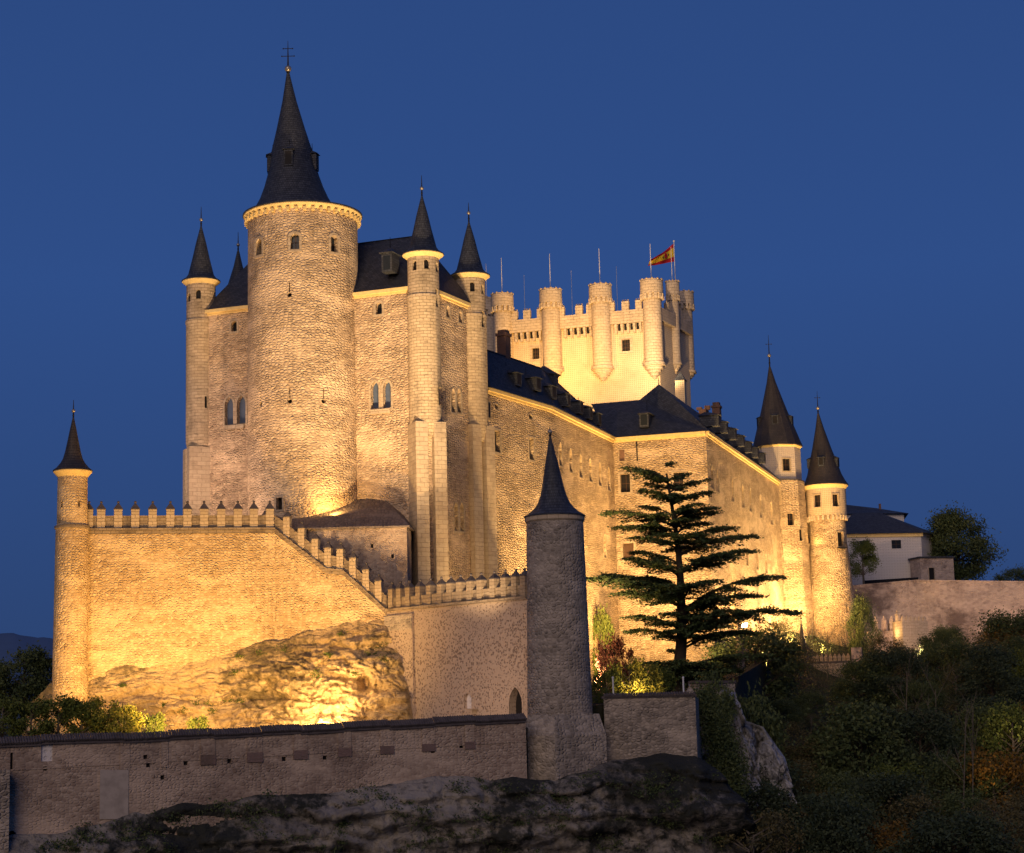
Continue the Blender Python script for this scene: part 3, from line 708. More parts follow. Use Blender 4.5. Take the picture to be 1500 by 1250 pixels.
def north_range():
    f1 = Face(N0, N1); f2 = Face(N1, N2)
    T = thing('castle_range', 'long floodlit stone range with a row of slate dormers between keep and cross wing', 'castle wing', (N1.x - 4, N1.y + 6, 2))
    inn = Vector((-10.5, 5.2)); cut = MB()
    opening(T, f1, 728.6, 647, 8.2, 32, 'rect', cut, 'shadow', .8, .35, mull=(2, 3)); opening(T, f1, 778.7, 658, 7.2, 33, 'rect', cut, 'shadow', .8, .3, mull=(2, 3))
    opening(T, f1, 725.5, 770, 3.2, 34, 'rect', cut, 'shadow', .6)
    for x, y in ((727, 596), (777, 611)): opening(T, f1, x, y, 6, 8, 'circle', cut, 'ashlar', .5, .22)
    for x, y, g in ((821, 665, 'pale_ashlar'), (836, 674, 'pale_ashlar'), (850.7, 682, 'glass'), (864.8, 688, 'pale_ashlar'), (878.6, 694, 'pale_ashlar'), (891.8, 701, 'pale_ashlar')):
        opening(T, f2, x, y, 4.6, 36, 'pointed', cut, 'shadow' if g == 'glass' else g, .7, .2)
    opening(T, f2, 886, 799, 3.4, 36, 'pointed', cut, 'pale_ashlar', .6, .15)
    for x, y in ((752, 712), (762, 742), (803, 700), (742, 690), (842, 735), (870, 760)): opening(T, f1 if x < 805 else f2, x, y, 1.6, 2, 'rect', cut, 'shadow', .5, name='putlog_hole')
    P = [V2(N0), V2(N1), V2(N2), V2(N2) + Vector((-3, 9)), V2(N1) + inn, V2(N0) + inn]
    mb = MB(); mb.prism([tuple(p) for p in P], -2, NZ); build('wall', mb, 'range_rubble', T, None, cut)
    eave_cornice(T, ((f1, 0, f1.L), (f2, 0, f2.L)), NZ)
    # window cabin with railing in the angle with the turret
    Q = f1.hit(712.5, 602); mb = MB(); mb.box((Q.x + f1.n.x * .2, Q.y + f1.n.y * .2, Q.z - 1.3), f1.t, f1.n, 1.3, .4, 2.7); mb.box((Q.x + f1.n.x * .42, Q.y + f1.n.y * .42, Q.z - 1.0), f1.t, f1.n, .7, .06, 2.1, 1); build('window', mb, ['ashlar', 'shadow'], T)
    # roof: two pitched slopes with a bend
    r0 = PD(712, 513, 270); rz = r0.z
    ra = V2(r0) + Vector((-1.0, -2)); rb = V2(PZ(793, 540, rz)); rc = V2(PZ(860, 601, rz * .985))
    e = [V2(N0) + f1.n * .75, V2(N1) + f1.n * .75, V2(N2) + f2.n * .75]
    bk = [V2(N0) + inn + Vector((-1, 0)), V2(N1) + inn, V2(N2) + Vector((-6, 10))]
    vs = [(p.x, p.y, NZ + .12) for p in e] + [(p.x, p.y, rz if i < 2 else rz * .985) for i, p in enumerate((ra, rb, rc))] + [(p.x, p.y, NZ) for p in bk]
    mb = MB(); mb.add(vs, [(0, 1, 4, 3), (1, 2, 5, 4), (3, 4, 7, 6), (4, 5, 8, 7), (0, 3, 6), (2, 8, 5), (0, 6, 7, 8, 2, 1)]); rf = build('roof', mb, 'slate', T)
    mb = MB(); mb.tube((ra.x, ra.y, rz), (rb.x, rb.y, rz), .14, .14); mb.tube((rb.x, rb.y, rz), (rc.x, rc.y, rz * .985), .14, .14); build('ridge', mb, 'slate', rf)
    for i, (x, y) in enumerate(((747, 556), (776, 563), (799, 575), (820, 586), (839, 597), (853, 605), (866, 614))):
        f = f1 if x < 806 else f2; u = f.sz(x, y)[0]
        # ride on the slope: choose the point half way up it along this ray
        k = interp([(715, .36), (780, .42), (806, .36), (870, .30)], x)
        q = None
        for s in range(60):
            D = 262 + s * 1.2; Pt = PD(x, y, D); g = -(V2(Pt) - f.A).dot(f.n)
            if g > 0 and Pt.z < NZ + .12 + (g + .75) * 1.05 - .3: continue
            if g > 1.0: q = Pt; break
        if q is None: q = PD(x, y, lerp(270, 312, (x - 715) / 155))
        dormer(T, q, f.t, f.n, 1.6, 3.0, 1.9)
    q = PD(738, 505, 276); mb = MB(); mb.box((q.x, q.y, q.z - 4), f1.t, f1.n, 1.5, 1.5, 5.2); mb.box((q.x, q.y, q.z + 1.2), f1.t, f1.n, 1.8, 1.8, .4); mb.box((q.x, q.y, q.z + 1.6), f1.t, f1.n, 1.3, 1.3, .5)
    build('chimney', mb, 'brick', rf)
    # small hipped pavilion roof at the bend
    q = PD(797, 552, 292); mb = MB(); mb.lathe((q.x, q.y), [(2.2, q.z - 2.5), (2.2, q.z + .1)], 8); mb.lathe((q.x, q.y), [(2.7, q.z + .1), (.15, q.z + 1.7)], 8); build('lantern', mb, 'slate', rf)
    m = MB(); m.tube((q.x, q.y, q.z + 1.6), (q.x, q.y, q.z + 2.8), .06, .03); build('lantern_finial', m, 'iron', rf)
    return f1, f2
NF1, NF2 = north_range()

def cross_wing():
    f = Face(N2, N3); s = Face(N3, N4)
    T = thing('castle_wing', 'far stone wing with slate hip roof and long side wall behind the cedar', 'castle wing', (N3.x - 2, N3.y + 8, 2))
    cut = MB()
    opening(T, f, 916, 708, 14, 27, 'rect', cut, 'shadow', .7, .4, mull=(2, 2)); opening(T, f, 920.6, 808, 15.5, 24, 'rect', cut, 'wood', .7, .4, mull=(2, 2))
    opening(T, f, 911, 667, 8, 17, 'rect', cut, 'brick', .4, .12); opening(T, f, 994, 706, 14, 28, 'rect', cut, 'shadow', .7, .4, mull=(2, 2))
    opening(T, f, 1000, 800, 14, 26, 'rect', cut, 'shadow', .7, .4, mull=(2, 2))
    for x, y in ((1043, 698), (1051, 704), (1073, 717), (1088, 726), (1099, 732), (1114, 741), (1130, 751)): opening(T, s, x, y, 3.4, 36, 'pointed', cut, 'pale_ashlar', .7, .2)
    for x, y in ((1075.7, 811), (1094, 814), (1109, 819), (1122, 825), (1137, 834)): opening(T, s, x, y, 3, 30, 'pointed', cut, 'pale_ashlar', .7, .2)
    iv = -s.n * 15.5
    P = [V2(N2) + f.n * -0.0, V2(N3), V2(N4), V2(N4) + iv, V2(N2) + s.t * 40]
    mb = MB(); mb.prism([tuple(p) for p in P], -2, NZ); build('wall', mb, 'range_rubble', T, None, cut)
    eave_cornice(T, ((f, 0, f.L), (s, 0, s.L)), NZ)
    mb = MB(); q = f.hit(933, 653); mb.box((q.x + f.n.x * .1, q.y + f.n.y * .1, q.z - 2.6), f.t, f.n, .18, .2, 3.4); build('downpipe', mb, 'iron', T)
    # roof with hip; apex above the front
    ap = PD(965, 563, 319); az = ap.z; e0 = V2(N2) + f.n * .7 - f.t * .6; e1 = V2(N3) + (f.n + s.n) * .65; e2 = V2(N4) + s.n * .65
    rr = V2(ap) + s.t * (s.L - 9); lo = V2(PD(866, 592, 322)); lz = ZD(866, 592, 322); m = V2(PD(937, 586, 321)); 
    bl = V2(N2) + s.t * 40 - s.n * 3; b2 = V2(N4) + iv
    lz2 = ZD(937, 586, 321)
    mb = MB(); vs = [(e0.x, e0.y, NZ + .12), (e1.x, e1.y, NZ + .12), (e2.x, e2.y, NZ + .12), (ap.x, ap.y, az), (rr.x, rr.y, az), (bl.x, bl.y, NZ), (b2.x, b2.y, NZ),
          (lo.x, lo.y, lz), (m.x, m.y, lz2)]
    mb.add(vs, [(0, 1, 3, 8, 7), (1, 2, 4, 3), (2, 6, 4), (8, 3, 4, 6, 5), (7, 8, 5), (0, 7, 5), (0, 5, 6, 2, 1)]); rf = build('roof', mb, 'slate', T)
    mm = MB(); mm.tube((ap.x, ap.y, az), (ap.x, ap.y, az + 1.2), .08, .03); build('ridge_finial', mm, 'iron', rf)
    q = PD(947, 616, 314.0); dormer(T, q, f.t, f.n, 1.6, 3.4, 2.3, 'glass', 2.0)
    for x, y in ((1040, 616), (1052, 626), (1065, 636), (1077, 646), (1088, 655), (1098, 663), (1108, 671)):
        u = s.sz(x, y + 34)[0]; dq = s.at(u, NZ) ; qq = PD(x, y, dq.y + 1.2); dormer(T, qq, s.t, s.n, 1.5, 3.2, 1.8)
    q = PD(1050, 606, 345); mb = MB(); mb.box((q.x, q.y, q.z - 5), s.t, s.n, 1.6, 1.4, 6); mb.box((q.x, q.y, q.z + 1), s.t, s.n, 1.9, 1.7, .4); mb.box((q.x, q.y, q.z + 1.4), s.t, s.n, 1.4, 1.2, .6); build('chimney', mb, 'brick', rf)
    q = PD(1031, 604, 352); mb = MB(); mb.box((q.x, q.y, q.z - 5), s.t, s.n, 2.6, 1.4, 5.4); mb.box((q.x - .8, q.y, q.z + .4), s.t, s.n, .7, 1, .5); mb.box((q.x + .7, q.y, q.z + .4), s.t, s.n, .6, 1, .8); build('chimney', mb, 'brick', rf)
    return f, s
WF, WS = cross_wing()

# ------------------------------------------------------------------ battlemented great tower at the back
def rear_tower():
    D1, D4 = 356.0, 347.0
    a = V2(PD(733, 470, D1)); b = V2(PD(964, 470, D4)); f = Face(a, b)
    zt = ZD(850, 462, (D1 + D4) / 2); zm = ZD(850, 449, (D1 + D4) / 2)
    T = thing('battlemented_tower', 'huge square floodlit tower with round bartizans and battlements at the back', 'tower', ((a.x + b.x) / 2, D1 + 6, 30))
    sd = -f.n; W_ = V2(PD(1012, 470, 362)) - b; W_ = (sd * .985 + f.t * .17).normalized() * 15
    cut = MB()
    opening(T, f, 784.8, 518, 10.5, 17, 'rect', cut, 'shadow', .7, .5, 'pale_ashlar', (3, 3)); opening(T, f, 916.8, 506, 12, 18, 'rect', cut, 'shadow', .7, .5, 'pale_ashlar', (3, 3))
    zl = ZD(850, 478, 350)
    mb = MB(); mb.prism([tuple(p) for p in (a, b, b + W_, a + W_)], 25, zl); build('wall', mb, 'pattern', T, None, cut)
    o = .75; fo, to = f.n * o, f.t * o
    q = [a + fo - to, b + fo + to, b + W_ - fo + to, a + W_ - fo - to]
    mb = MB(); mb.prism([tuple(p) for p in q], zl - .3 + .301, zt); i2 = [p + (sum(q, Vector((0, 0))) / 4 - p).normalized() * 1.2 for p in q]
    build('parapet', mb, 'pale_ashlar', T)
    # machicolation brackets under the parapet
    for x in (757, 765, 774, 783, 792, 829, 838, 848, 857, 866, 903, 912, 921, 930, 939):
        u = f.sz(x, 480)[0]; P = f.at(u, zl - 1.9) + Vector((f.n.x, f.n.y, 0)) * .3
        mb = MB(); mb.box(P, f.t, f.n, .42, .62, 1.1); P.z = zl - .8; mb.box(P + Vector((f.n.x, f.n.y, 0)) * .1, f.t, f.n, .45, .8, .79); build('machicolation', mb, 'pale_ashlar', T)
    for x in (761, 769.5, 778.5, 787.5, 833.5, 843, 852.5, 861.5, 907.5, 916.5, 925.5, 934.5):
        u = f.sz(x, 480)[0]; P = f.at(u, zl - 1.25) + Vector((f.n.x, f.n.y, 0)) * .04; mb = MB(); mb.box(P, f.t, f.n, .52, .1, 1.2); build('machicolation_hole_shade', mb, 'shadow', T)  # near-black plates between the brackets paint the shade inside the openings
    def mer(P, t, n, w):
        mb = MB(); mb.box(P, t, n, w, .9, zm - zt); o_ = build('merlon', mb, 'pale_ashlar', T); m2 = MB()
        k = 3 if w > 1 else 2
        for j in range(k):
            qq = Vector(P) + Vector((t.x, t.y, 0)) * ((j - (k - 1) / 2) * w * .36); qq.z = zm + .002
            m2.box(qq, t, n, w * .2, .3, .12); m2.ball((qq.x, qq.y, qq.z + .27), .17, 8)
        build('merlon_balls', m2, 'pale_ashlar', o_)
    for x, w in ((755, 1.1), (773, 1.35), (792, 1.1), (823.5, 1.2), (849.5, 1.35), (864.5, 1.1), (897, 1.2), (917.5, 1.35), (937, 1.2)):
        u = f.sz(x, 465)[0]; mer(f.at(u, zt + .002) + Vector((f.n.x, f.n.y, 0)) * .25, f.t, f.n, w)
    s = Face(b, b + W_)
    for u in (4.2, 9.6): mer(s.at(u, zt + .002) + Vector((s.n.x, s.n.y, 0)) * .25, s.t, s.n, 1.3)
    for u in (2, 5, 8, 11, 14, 17, 20, 23, 26): mer(f.at(u, zt + .002) - Vector((f.n.x, f.n.y, 0)) * 14.6, f.t, f.n, 1.3)
    def bart(c, r, ztop, zcap, zbot, ztip, rod=None):
        mb = MB(); mb.lathe(c, [(.12, ztip), (r * .30, lerp(ztip, zbot, .22)), (r * .42, lerp(ztip, zbot, .23)), (r * .48, lerp(ztip, zbot, .42)), (r * .64, lerp(ztip, zbot, .43)), (r * .70, lerp(ztip, zbot, .62)), (r * .86, lerp(ztip, zbot, .63)), (r * .92, lerp(ztip, zbot, .86)), (r * 1.12, lerp(ztip, zbot, .88)), (r * 1.12, zbot - .1), (r * 1.08, zbot + .25), (r * .95, zbot + .3), (r * .93, zcap - 1.5), (r * .90, zcap - 1.0), (r * .90, zcap), (r * 1.16, zcap + .02), (r * 1.14, ztop - .3), (r * 1.08, ztop - .3), (r * 1.08, ztop)], 36)
        B = build('bartizan', mb, 'pale_ashlar', T, 28); ring(B, 'corbel', 14, c, r * 1.09, zcap - 1.0, r * .26, r * .22, 1.0, 'pale_ashlar')
        m = MB()
        for i in range(12):
            an = 2 * math.pi * i / 12; m.ball((c.x + math.cos(an) * r * 1.1, c.y + math.sin(an) * r * 1.1, ztop + .02), .2, 8)
        build('rim_balls', m, 'pale_ashlar', B)
        if rod:
            m = MB(); m.tube((c.x, c.y, ztop - .2), (c.x, c.y, rod), .09, .05, 8); build('lightning_rod', m, 'mast', B)
    for x, yt, yc, yb, yp, yr in ((738, 431.5, 451, 548, 566, 378), (809, 425, 446, 543, 560, 372), (882, 418, 438, 540, 559, 364), (957.5, 411, 432, 534, 556, 357)):
        u = f.sz(x, 470)[0]; c = V2(f.at(u, 0)) + f.n * .7; D = c.y
        bart(c, 1.87, ZD(x, yt, D), ZD(x, yc, D), ZD(x, yb, D), ZD(x, yp, D), ZD(x, yr, D))
    c = V2(PD(985, 420, D4 + 7.0)); D = c.y; bart(c, 1.15, ZD(985, 413, D), ZD(985, 434, D), ZD(988, 533, D), ZD(988, 548, D), ZD(979, 362, D))
    c = V2(PD(1000.5, 430, D4 + 15)); D = c.y; bart(c, 1.8, ZD(1000, 429, D), ZD(1000, 448, D), ZD(1003, 546, D), ZD(1003, 562, D))
    c = V2(PD(713, 440, D1 + 14)); D = c.y; bart(c, 1.8, ZD(713, 438, D), ZD(713, 457, D), ZD(713, 550, D), ZD(713, 566, D), ZD(717, 386, D))
    for x, y in ((769, 403), (838.5, 396), (905, 390)):
        P = PD(x, 460, 363); m = MB(); m.tube((P.x, P.y, zt - .1), (P.x, P.y, ZD(x, y, 363)), .06, .04, 8); build('lightning_rod', m, 'mast', T)
    # flagpole and flag
    P = PD(989.5, 416, D4 + 9); pt = PD(984.5, 354, D4 + 9); m = MB(); m.tube((P.x, P.y, zt), (P.x, P.y, pt.z), .12, .07, 10); m.ball((P.x, P.y, pt.z + .1), .18, 8)
    tag(build('flagpole', m, 'mast'), 'pale metal flagpole standing on the huge square tower', 'flagpole')
    Dq = D4 + 9; m = MB(); nx, ny = 28, 18; base = P.x - PD(989.5, 370, Dq).x
    g = {}
    H0 = Vector((P.x - .12, Dq, ZD(986, 357, Dq))); H1 = Vector((P.x - .12, Dq, ZD(987, 383.5, Dq)))
    F0 = Vector((PD(951.5, 383, Dq).x, Dq - 1.2, ZD(951.5, 383, Dq))); F1 = Vector((PD(948.5, 391.5, Dq).x, Dq - .6, ZD(948.5, 391.5, Dq)))
    for i in range(nx + 1):
        for j in range(ny + 1):
            u, v = i / nx, j / ny; Q = H0.lerp(F0, u).lerp(H1.lerp(F1, u), v)
            Q.y += .35 * math.sin(u * 7 + v * 4) * u + .12 * math.sin(u * 17 - v * 5) * u; Q.z -= .28 * math.sin(math.pi * u) * (1 - v); g[i, j] = Q
    vs = [g[i, j] for i in range(nx + 1) for j in range(ny + 1)]; ix = lambda i, j: i * (ny + 1) + j
    for mi, (j0, j1) in ((0, (0, 4)), (1, (4, 13)), (0, (13, 18))):
        m.add([g[i, j] for i in range(nx + 1) for j in range(j0, j1 + 1)], [(i * (j1 - j0 + 1) + j, (i + 1) * (j1 - j0 + 1) + j, (i + 1) * (j1 - j0 + 1) + j + 1, i * (j1 - j0 + 1) + j + 1) for i in range(nx) for j in range(j1 - j0)], mi)
    FLG = tag(build('flag', m, ['red', 'yellow'], None, 60), 'red and yellow striped flag flying from the pole on the huge square tower', 'flag')
    m = MB()
    for (i, j, r, mi) in ((9, 8, .30, 0), (9, 9, .34, 0), (9, 10, .26, 0), (9, 6, .2, 0), (6, 9, .12, 1), (12, 9, .12, 1), (6, 8, .1, 1), (12, 8, .1, 1)):
        Q = g[i, j]; m.lathe((0, 0), [(r, -.03), (r, .03)], 12, mi)
        for k in range(24): v = m.v[-24 + k]; m.v[-24 + k] = (Q.x + v[0], Q.y - .10 + v[2], Q.z + v[1])
    m.cyl = None; build('emblem', m, ['red', 'iron'], FLG)
    # small capped stair turret by the right foot
    q = PD(997, 560, 338); T2 = thing('stair_turret', 'little square stair turret with pyramid cap at the foot of the huge square tower', 'turret', (q.x, q.y, q.z - 8))
    m = MB(); m.box((q.x, q.y, q.z - 9), f.t, f.n, 1.7, 1.7, 9.2); build('wall', m, 'pattern', T2)
    m = MB(); m.lathe((q.x, q.y), [(1.45, q.z + .2), (.08, ZD(997, 545, 338))], 4, rot=math.pi / 4 + math.atan2(f.t.y, f.t.x)); build('roof', m, 'slate', T2)
    return f
RF = rear_tower()

# ------------------------------------------------------------------ two spired towers at the right end
def octo_tower():
    D = 383.0; c = V2(PD(1139, 655, D)); r = 4.55; T = thing('octagonal_tower', 'faceted tower with pale plastered top and dormered spire, right of the cedar', 'tower', (c.x, c.y, 4))
    zb = ZD(1139, 706, D); ze = ZD(1139, 655.5, D); rot = math.atan2(-c.y, -c.x) + math.radians(2)
    poly = [(c.x + r * math.cos(rot + k * math.pi / 4), c.y + r * math.sin(rot + k * math.pi / 4)) for k in range(8)]
    cut = MB(); fr = min(range(8), key=lambda k: abs(proj(((poly[k][0] + poly[(k + 1) % 8][0]) / 2, (poly[k][1] + poly[(k + 1) % 8][1]) / 2, zb))[0] - 1155) + (0 if poly[k][1] < c.y else 500))
    f = Face(poly[fr], poly[(fr + 1) % 8])
    c2 = MB(); opening(T, f, 1152, 681, 10.5, 18, 'rect', c2, 'shadow', .5, .25, mull=(2, 2))
    mb = MB(); mb.prism(poly, zb, ze); build('plastered_top', mb, 'pattern_pale', T, None, c2)
    big = [(c.x + (r + .45) * math.cos(rot + k * math.pi / 4), c.y + (r + .45) * math.sin(rot + k * math.pi / 4)) for k in range(8)]
    low = [(c.x + (r + 1.3) * math.cos(rot + k * math.pi / 4), c.y + (r + 1.3) * math.sin(rot + k * math.pi / 4)) for k in range(8)]
    f2 = Face(big[fr], big[(fr + 1) % 8])
    opening(T, f2, 1158, 761, 9.5, 18, 'rect', cut, 'shadow', .6, .2, mull=(2, 2)); opening(T, f2, 1173, 784, 5, 17, 'rect', cut, 'shadow', .6, .15)
    mb = MB(); mb.prism(low, 2, zb - .25, 0, big); build('wall', mb, 'range_rubble', T, None, cut)
    mb = MB(); mb.prism([(c.x + (p[0] - c.x) * 1.12, c.y + (p[1] - c.y) * 1.12) for p in poly], zb - .249, zb - .001); build('ledge', mb, 'coping', T)
    mb = MB(); mb.lathe(c, [(r, ze - .45), (r + .4, ze - .1), (r + .4, ze + .1)], 8, rot=rot); build('cornice', mb, 'cream', T)
    za = ZD(1125, 538, D); ap = (V2(PD(1126, 538, D)) - c) * .8
    spire(T, c, r + .5, ze + .1, za, [(0, 1), (.06, .93), (.14, .85), (.3, .68), (.45, .52), (.8, .19), (1, .04)], 'brown_slate', 16, ap, rot, smooth=20)
    finial(T, c + ap, za, ZD(1124, 521, D), ZD(1122, 491, D), .38, [(.55, .55)])
    zd = ZD(1133, 618, D); n0 = -c.normalized()
    for k in (0, 75, -75):
        d = Matrix.Rotation(math.radians(k), 2) @ n0; q = c + ap * .32 + d * 2.7; dormer(T, Vector((q.x, q.y, zd)), Vector((-d.y, d.x)), d, 1.3, 1.9, 1.9, 'shadow', 1.0)

def right_tower():
    D = 385.0; c = V2(PD(1209.5, 715, D)); T = thing('round_tower', 'round floodlit tower with machicolated top drum at the far right end of the castle', 'tower', (c.x, c.y, 8))
    ze = ZD(1210, 713, D); zm = ZD(1212, 757, D); z1 = ZD(1212, 797, D); cut = MB(); w = Cyl(c, 4.02)
    opening(T, w, 1197, 734, 9.5, 18, 'rect', cut, 'shadow', .6, .22, mull=(2, 2)); opening(T, w, 1224, 733, 8.5, 18, 'rect', cut, 'shadow', .6, .22, mull=(2, 2))
    mb = MB(); mb.lathe(c, [(4.0, zm), (4.0, ze - .2)], 48); build('top_drum', mb, 'pattern', T, 30, cut)
    cut = MB(); w = Cyl(c, 3.75); opening(T, w, 1231, 790, 8, 21, 'rect', cut, 'shadow', .6, .18, name='balcony_door'); opening(T, Cyl(c, 4.4), 1240, 893, 3.5, 8, 'rect', cut, 'shadow', .6)
    mb = MB(); mb.lathe(c, [(5.6, 4), (5.2, ZD(1215, 950, D)), (3.95, z1 - 2), (3.7, z1), (3.7, zm - .02)], 48); build('wall', mb, 'range_rubble', T, 30, cut)
    ring(T, 'corbel', 26, c, 3.85, zm - 1.0, .42, .5, .98, 'pale_ashlar')
    cornice(T, c, 4.0, ze + .12, 4.5, .8, 48)
    P, t, n = frame_at(w, 1231, 800); mb = MB(); mb.box((P.x + n.x * .5, P.y + n.y * .5, P.z - .5), t, n, 1.8, 1.1, .15)
    for i in range(7): q = V2(P) + n * 1.0 + t * (-.85 + i * .283); mb.box((q.x, q.y, P.z - .349), t, n, .05, .05, .95)
    mb.box((P.x + n.x * 1.0, P.y + n.y * 1.0, P.z + .601), t, n, 1.8, .07, .06); build('balcony', mb, 'iron', T)
    za = ZD(1197, 606, D); ap = (V2(PD(1197, 606, D)) - c) * .8
    spire(T, c, 4.6, ze + .2, za, [(0, 1), (.06, .88), (.15, .75), (.3, .62), (.5, .43), (.8, .18), (1, .04)], 'brown_slate', 44, ap)
    finial(T, c + ap, za, ZD(1196, 598, D), ZD(1195, 573, D), .36, [(.6, .5)])
    zd = ZD(1205, 678, D); n0 = -c.normalized()
    for k in (-8, 72, -88):
        d = Matrix.Rotation(math.radians(k), 2) @ n0; q = c + ap * .32 + d * 2.35; dormer(T, Vector((q.x, q.y, zd)), Vector((-d.y, d.x)), d, 1.2, 1.7, 1.8, 'shadow', .8)
    # linking wall between the two towers
    T2 = thing('linking_wall', 'short stepped stone wall with a jutting bay between the two right-hand spired towers', 'wall', (c.x - 5, c.y + 1, 8))
    a = V2(PD(1165, 800, 387)); b = V2(PD(1206, 800, 384)); f = Face(a, b); zt = ZD(1190, 797, 386)
    mb = MB(); mb.extrude([(-1, 2), (f.L + 1, 2), (f.L + 1, zt), (-1, zt)], (a.x, a.y, 0), f.t, f.n, .3, -1.4); build('wall', mb, 'range_rubble', T2)
    a2 = V2(PD(1168, 750, 388)); b2 = V2(PD(1186, 750, 388)); f2 = Face(a2, b2); cut = MB()
    opening(T2, f2, 1178, 747, 5, 13, 'rect', cut, 'shadow', .5, .15)
    mb = MB(); mb.extrude([(-1, 5), (f2.L, 5), (f2.L, ZD(1180, 716, 388)), (-1, ZD(1180, 712, 388))], (a2.x, a2.y, 0), f2.t, f2.n, 0, -3.5); build('bay', mb, 'range_rubble', T2, None, cut)
    mb = MB(); mb.extrude([(-1, 0), (f2.L + .3, -.4), (f2.L + .3, .0), (-1, .4)], (a2.x, a2.y, ZD(1180, 713, 388) + .3), f2.t, f2.n, .5, -3.5); build('bay_roof', mb, 'cream', T2)
    mb = MB(); mb.extrude([(f2.L - 1.3, 0), (f2.L + 1.0, 0), (f2.L + 1.0, .9), (f2.L - 1.3, .9)], (a2.x, a2.y, ZD(1180, 733, 388)), f2.t, f2.n, .7, .01); build('balcony', mb, 'coping', T2)
octo_tower(); right_tower()

# ------------------------------------------------------------------ near boundary wall and garden walls
def boundary():
    a = V2(PD(-25, 1085, 178)); b = V2(PD(770, 1052, 200)); f = Face(a, b)
    T = thing('boundary_wall', 'long dark unlit boundary wall with tiled coping along the foot of the picture', 'wall', ((a.x + b.x) / 2, 189, -16))
    tops = [(-25, 1087), (60, 1083), (180, 1079.5), (247, 1076), (312, 1073), (382, 1069.5), (440, 1067), (502, 1063.5), (570, 1060), (635, 1056.5), (695, 1053), (770, 1049)]
    cut = MB(); pts = [f.sz(x, y + 7) for x, y in tops]
    opening(T, f, 69, 1100, 17, 30, 'round', cut, 'house', .3, 0, name='blind_niche')
    for x, y in ((217, 1121), (272, 1118), (336, 1115), (213, 1109), (238, 1139), (416, 1112), (476, 1110), (634, 1100), (66, 1126), (676, 1093)):
        opening(T, f, x, y, 6, 6, 'rect', cut, 'shadow', .4, name='drain_hole')
    opening(T, f, 17, 1115, 4, 24, 'rect', cut, 'shadow', .4, name='arrow_slit'); opening(T, f, 17, 1238, 13, 40, 'round', cut, 'shadow', .8, name='archway')
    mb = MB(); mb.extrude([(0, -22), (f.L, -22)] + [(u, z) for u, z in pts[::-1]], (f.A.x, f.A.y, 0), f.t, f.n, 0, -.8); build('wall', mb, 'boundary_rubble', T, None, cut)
    # coping: rows of half-round tiles on each stepped run
    rnd = random.Random(5)
    for i in range(len(pts) - 1):
        (u0, z0), (u1, z1) = pts[i], pts[i + 1]; mb = MB(); L = u1 - u0; n = max(3, int(L / .25)); zz = lambda k: lerp(z0, z1, k) + (.10 if i % 2 else 0)
        mb.extrude([(u0, zz(0) - .16), (u1, zz(1) - .16), (u1, zz(1) + .22), (u0, zz(0) + .22)], (f.A.x, f.A.y, 0), f.t, f.n, .22, -.95)
        for k in range(n):
            q = (k + .5) / n; P = f.at(lerp(u0, u1, q), zz(q) + .30 + rnd.uniform(-.02, .02)); d3 = Vector((f.n.x, f.n.y, 0))
            mb.tube(P + d3 * .40 - Vector((0, 0, .14)), P - d3 * .40 + Vector((0, 0, .42)), .125, .12, 7)
        build('coping', mb, 'coping', T)
    # pilasters with red brick feet, and a plastered patch
    for i, (x0, x1) in enumerate(((176, 190), (236, 246), (294, 315), (362, 384), (430, 450), (495, 514), (557, 576), (618, 637), (681, 695))):
        (u0, z0), (u1, z1) = f.sz(x0, 0), f.sz(x1, 0); u0, u1 = f.sz(x0, 1090)[0], f.sz(x1, 1090)[0]
        zt = interp(pts, u0) - .02; zb = f.sz(x0, interp([(176, 1128), (700, 1096)], x0))[1]
        mb = MB(); mb.extrude([(u0, zb), (u1, zb), (u1, zt), (u0, zt)], (f.A.x, f.A.y, 0), f.t, f.n, .10, -.05)
        pl = build('pilaster', mb, 'boundary_rubble', T)
        if i >= 2:
            mb = MB(); zq = f.sz(x0, interp([(176, 1112), (700, 1086)], x0))[1]; mb.extrude([(u0 - .03, zb - .02), (u1 + .03, zb - .02), (u1 + .03, zq), (u0 - .03, zq)], (f.A.x, f.A.y, 0), f.t, f.n, .145, .0); build('brick_foot', mb, 'redbrick', pl)
    u0, u1 = f.sz(146, 1150)[0], f.sz(188, 1150)[0]; mb = MB(); mb.extrude([(u0, f.sz(146, 1200)[1]), (u1, f.sz(188, 1200)[1]), (u1, f.sz(188, 1128)[1]), (u0, f.sz(146, 1128)[1])], (f.A.x, f.A.y, 0), f.t, f.n, .10, -.05)
    build('rendered_patch', mb, 'old_render', T)
    g = MB(); ga = f.sz(0, 1131); gb = f.sz(770, 1087)
    g.extrude([(0, ga[1]), (f.L, gb[1]), (f.L, gb[1] + .14), (0, ga[1] + .14)], (f.A.x, f.A.y, 0), f.t, f.n, .06, -.03); build('string_course', g, 'boundary_rubble', T)
    P = f.hit(-4, 1180); mb = MB(); mb.box((P.x + f.n.x * .8, P.y + f.n.y * .8, -22), f.t, f.n, 1.5, 2.6, 22 + f.sz(4, 1128)[1]); build('pier', mb, 'garden_rubble', T)
    return f, pts
BF, BPTS = boundary()

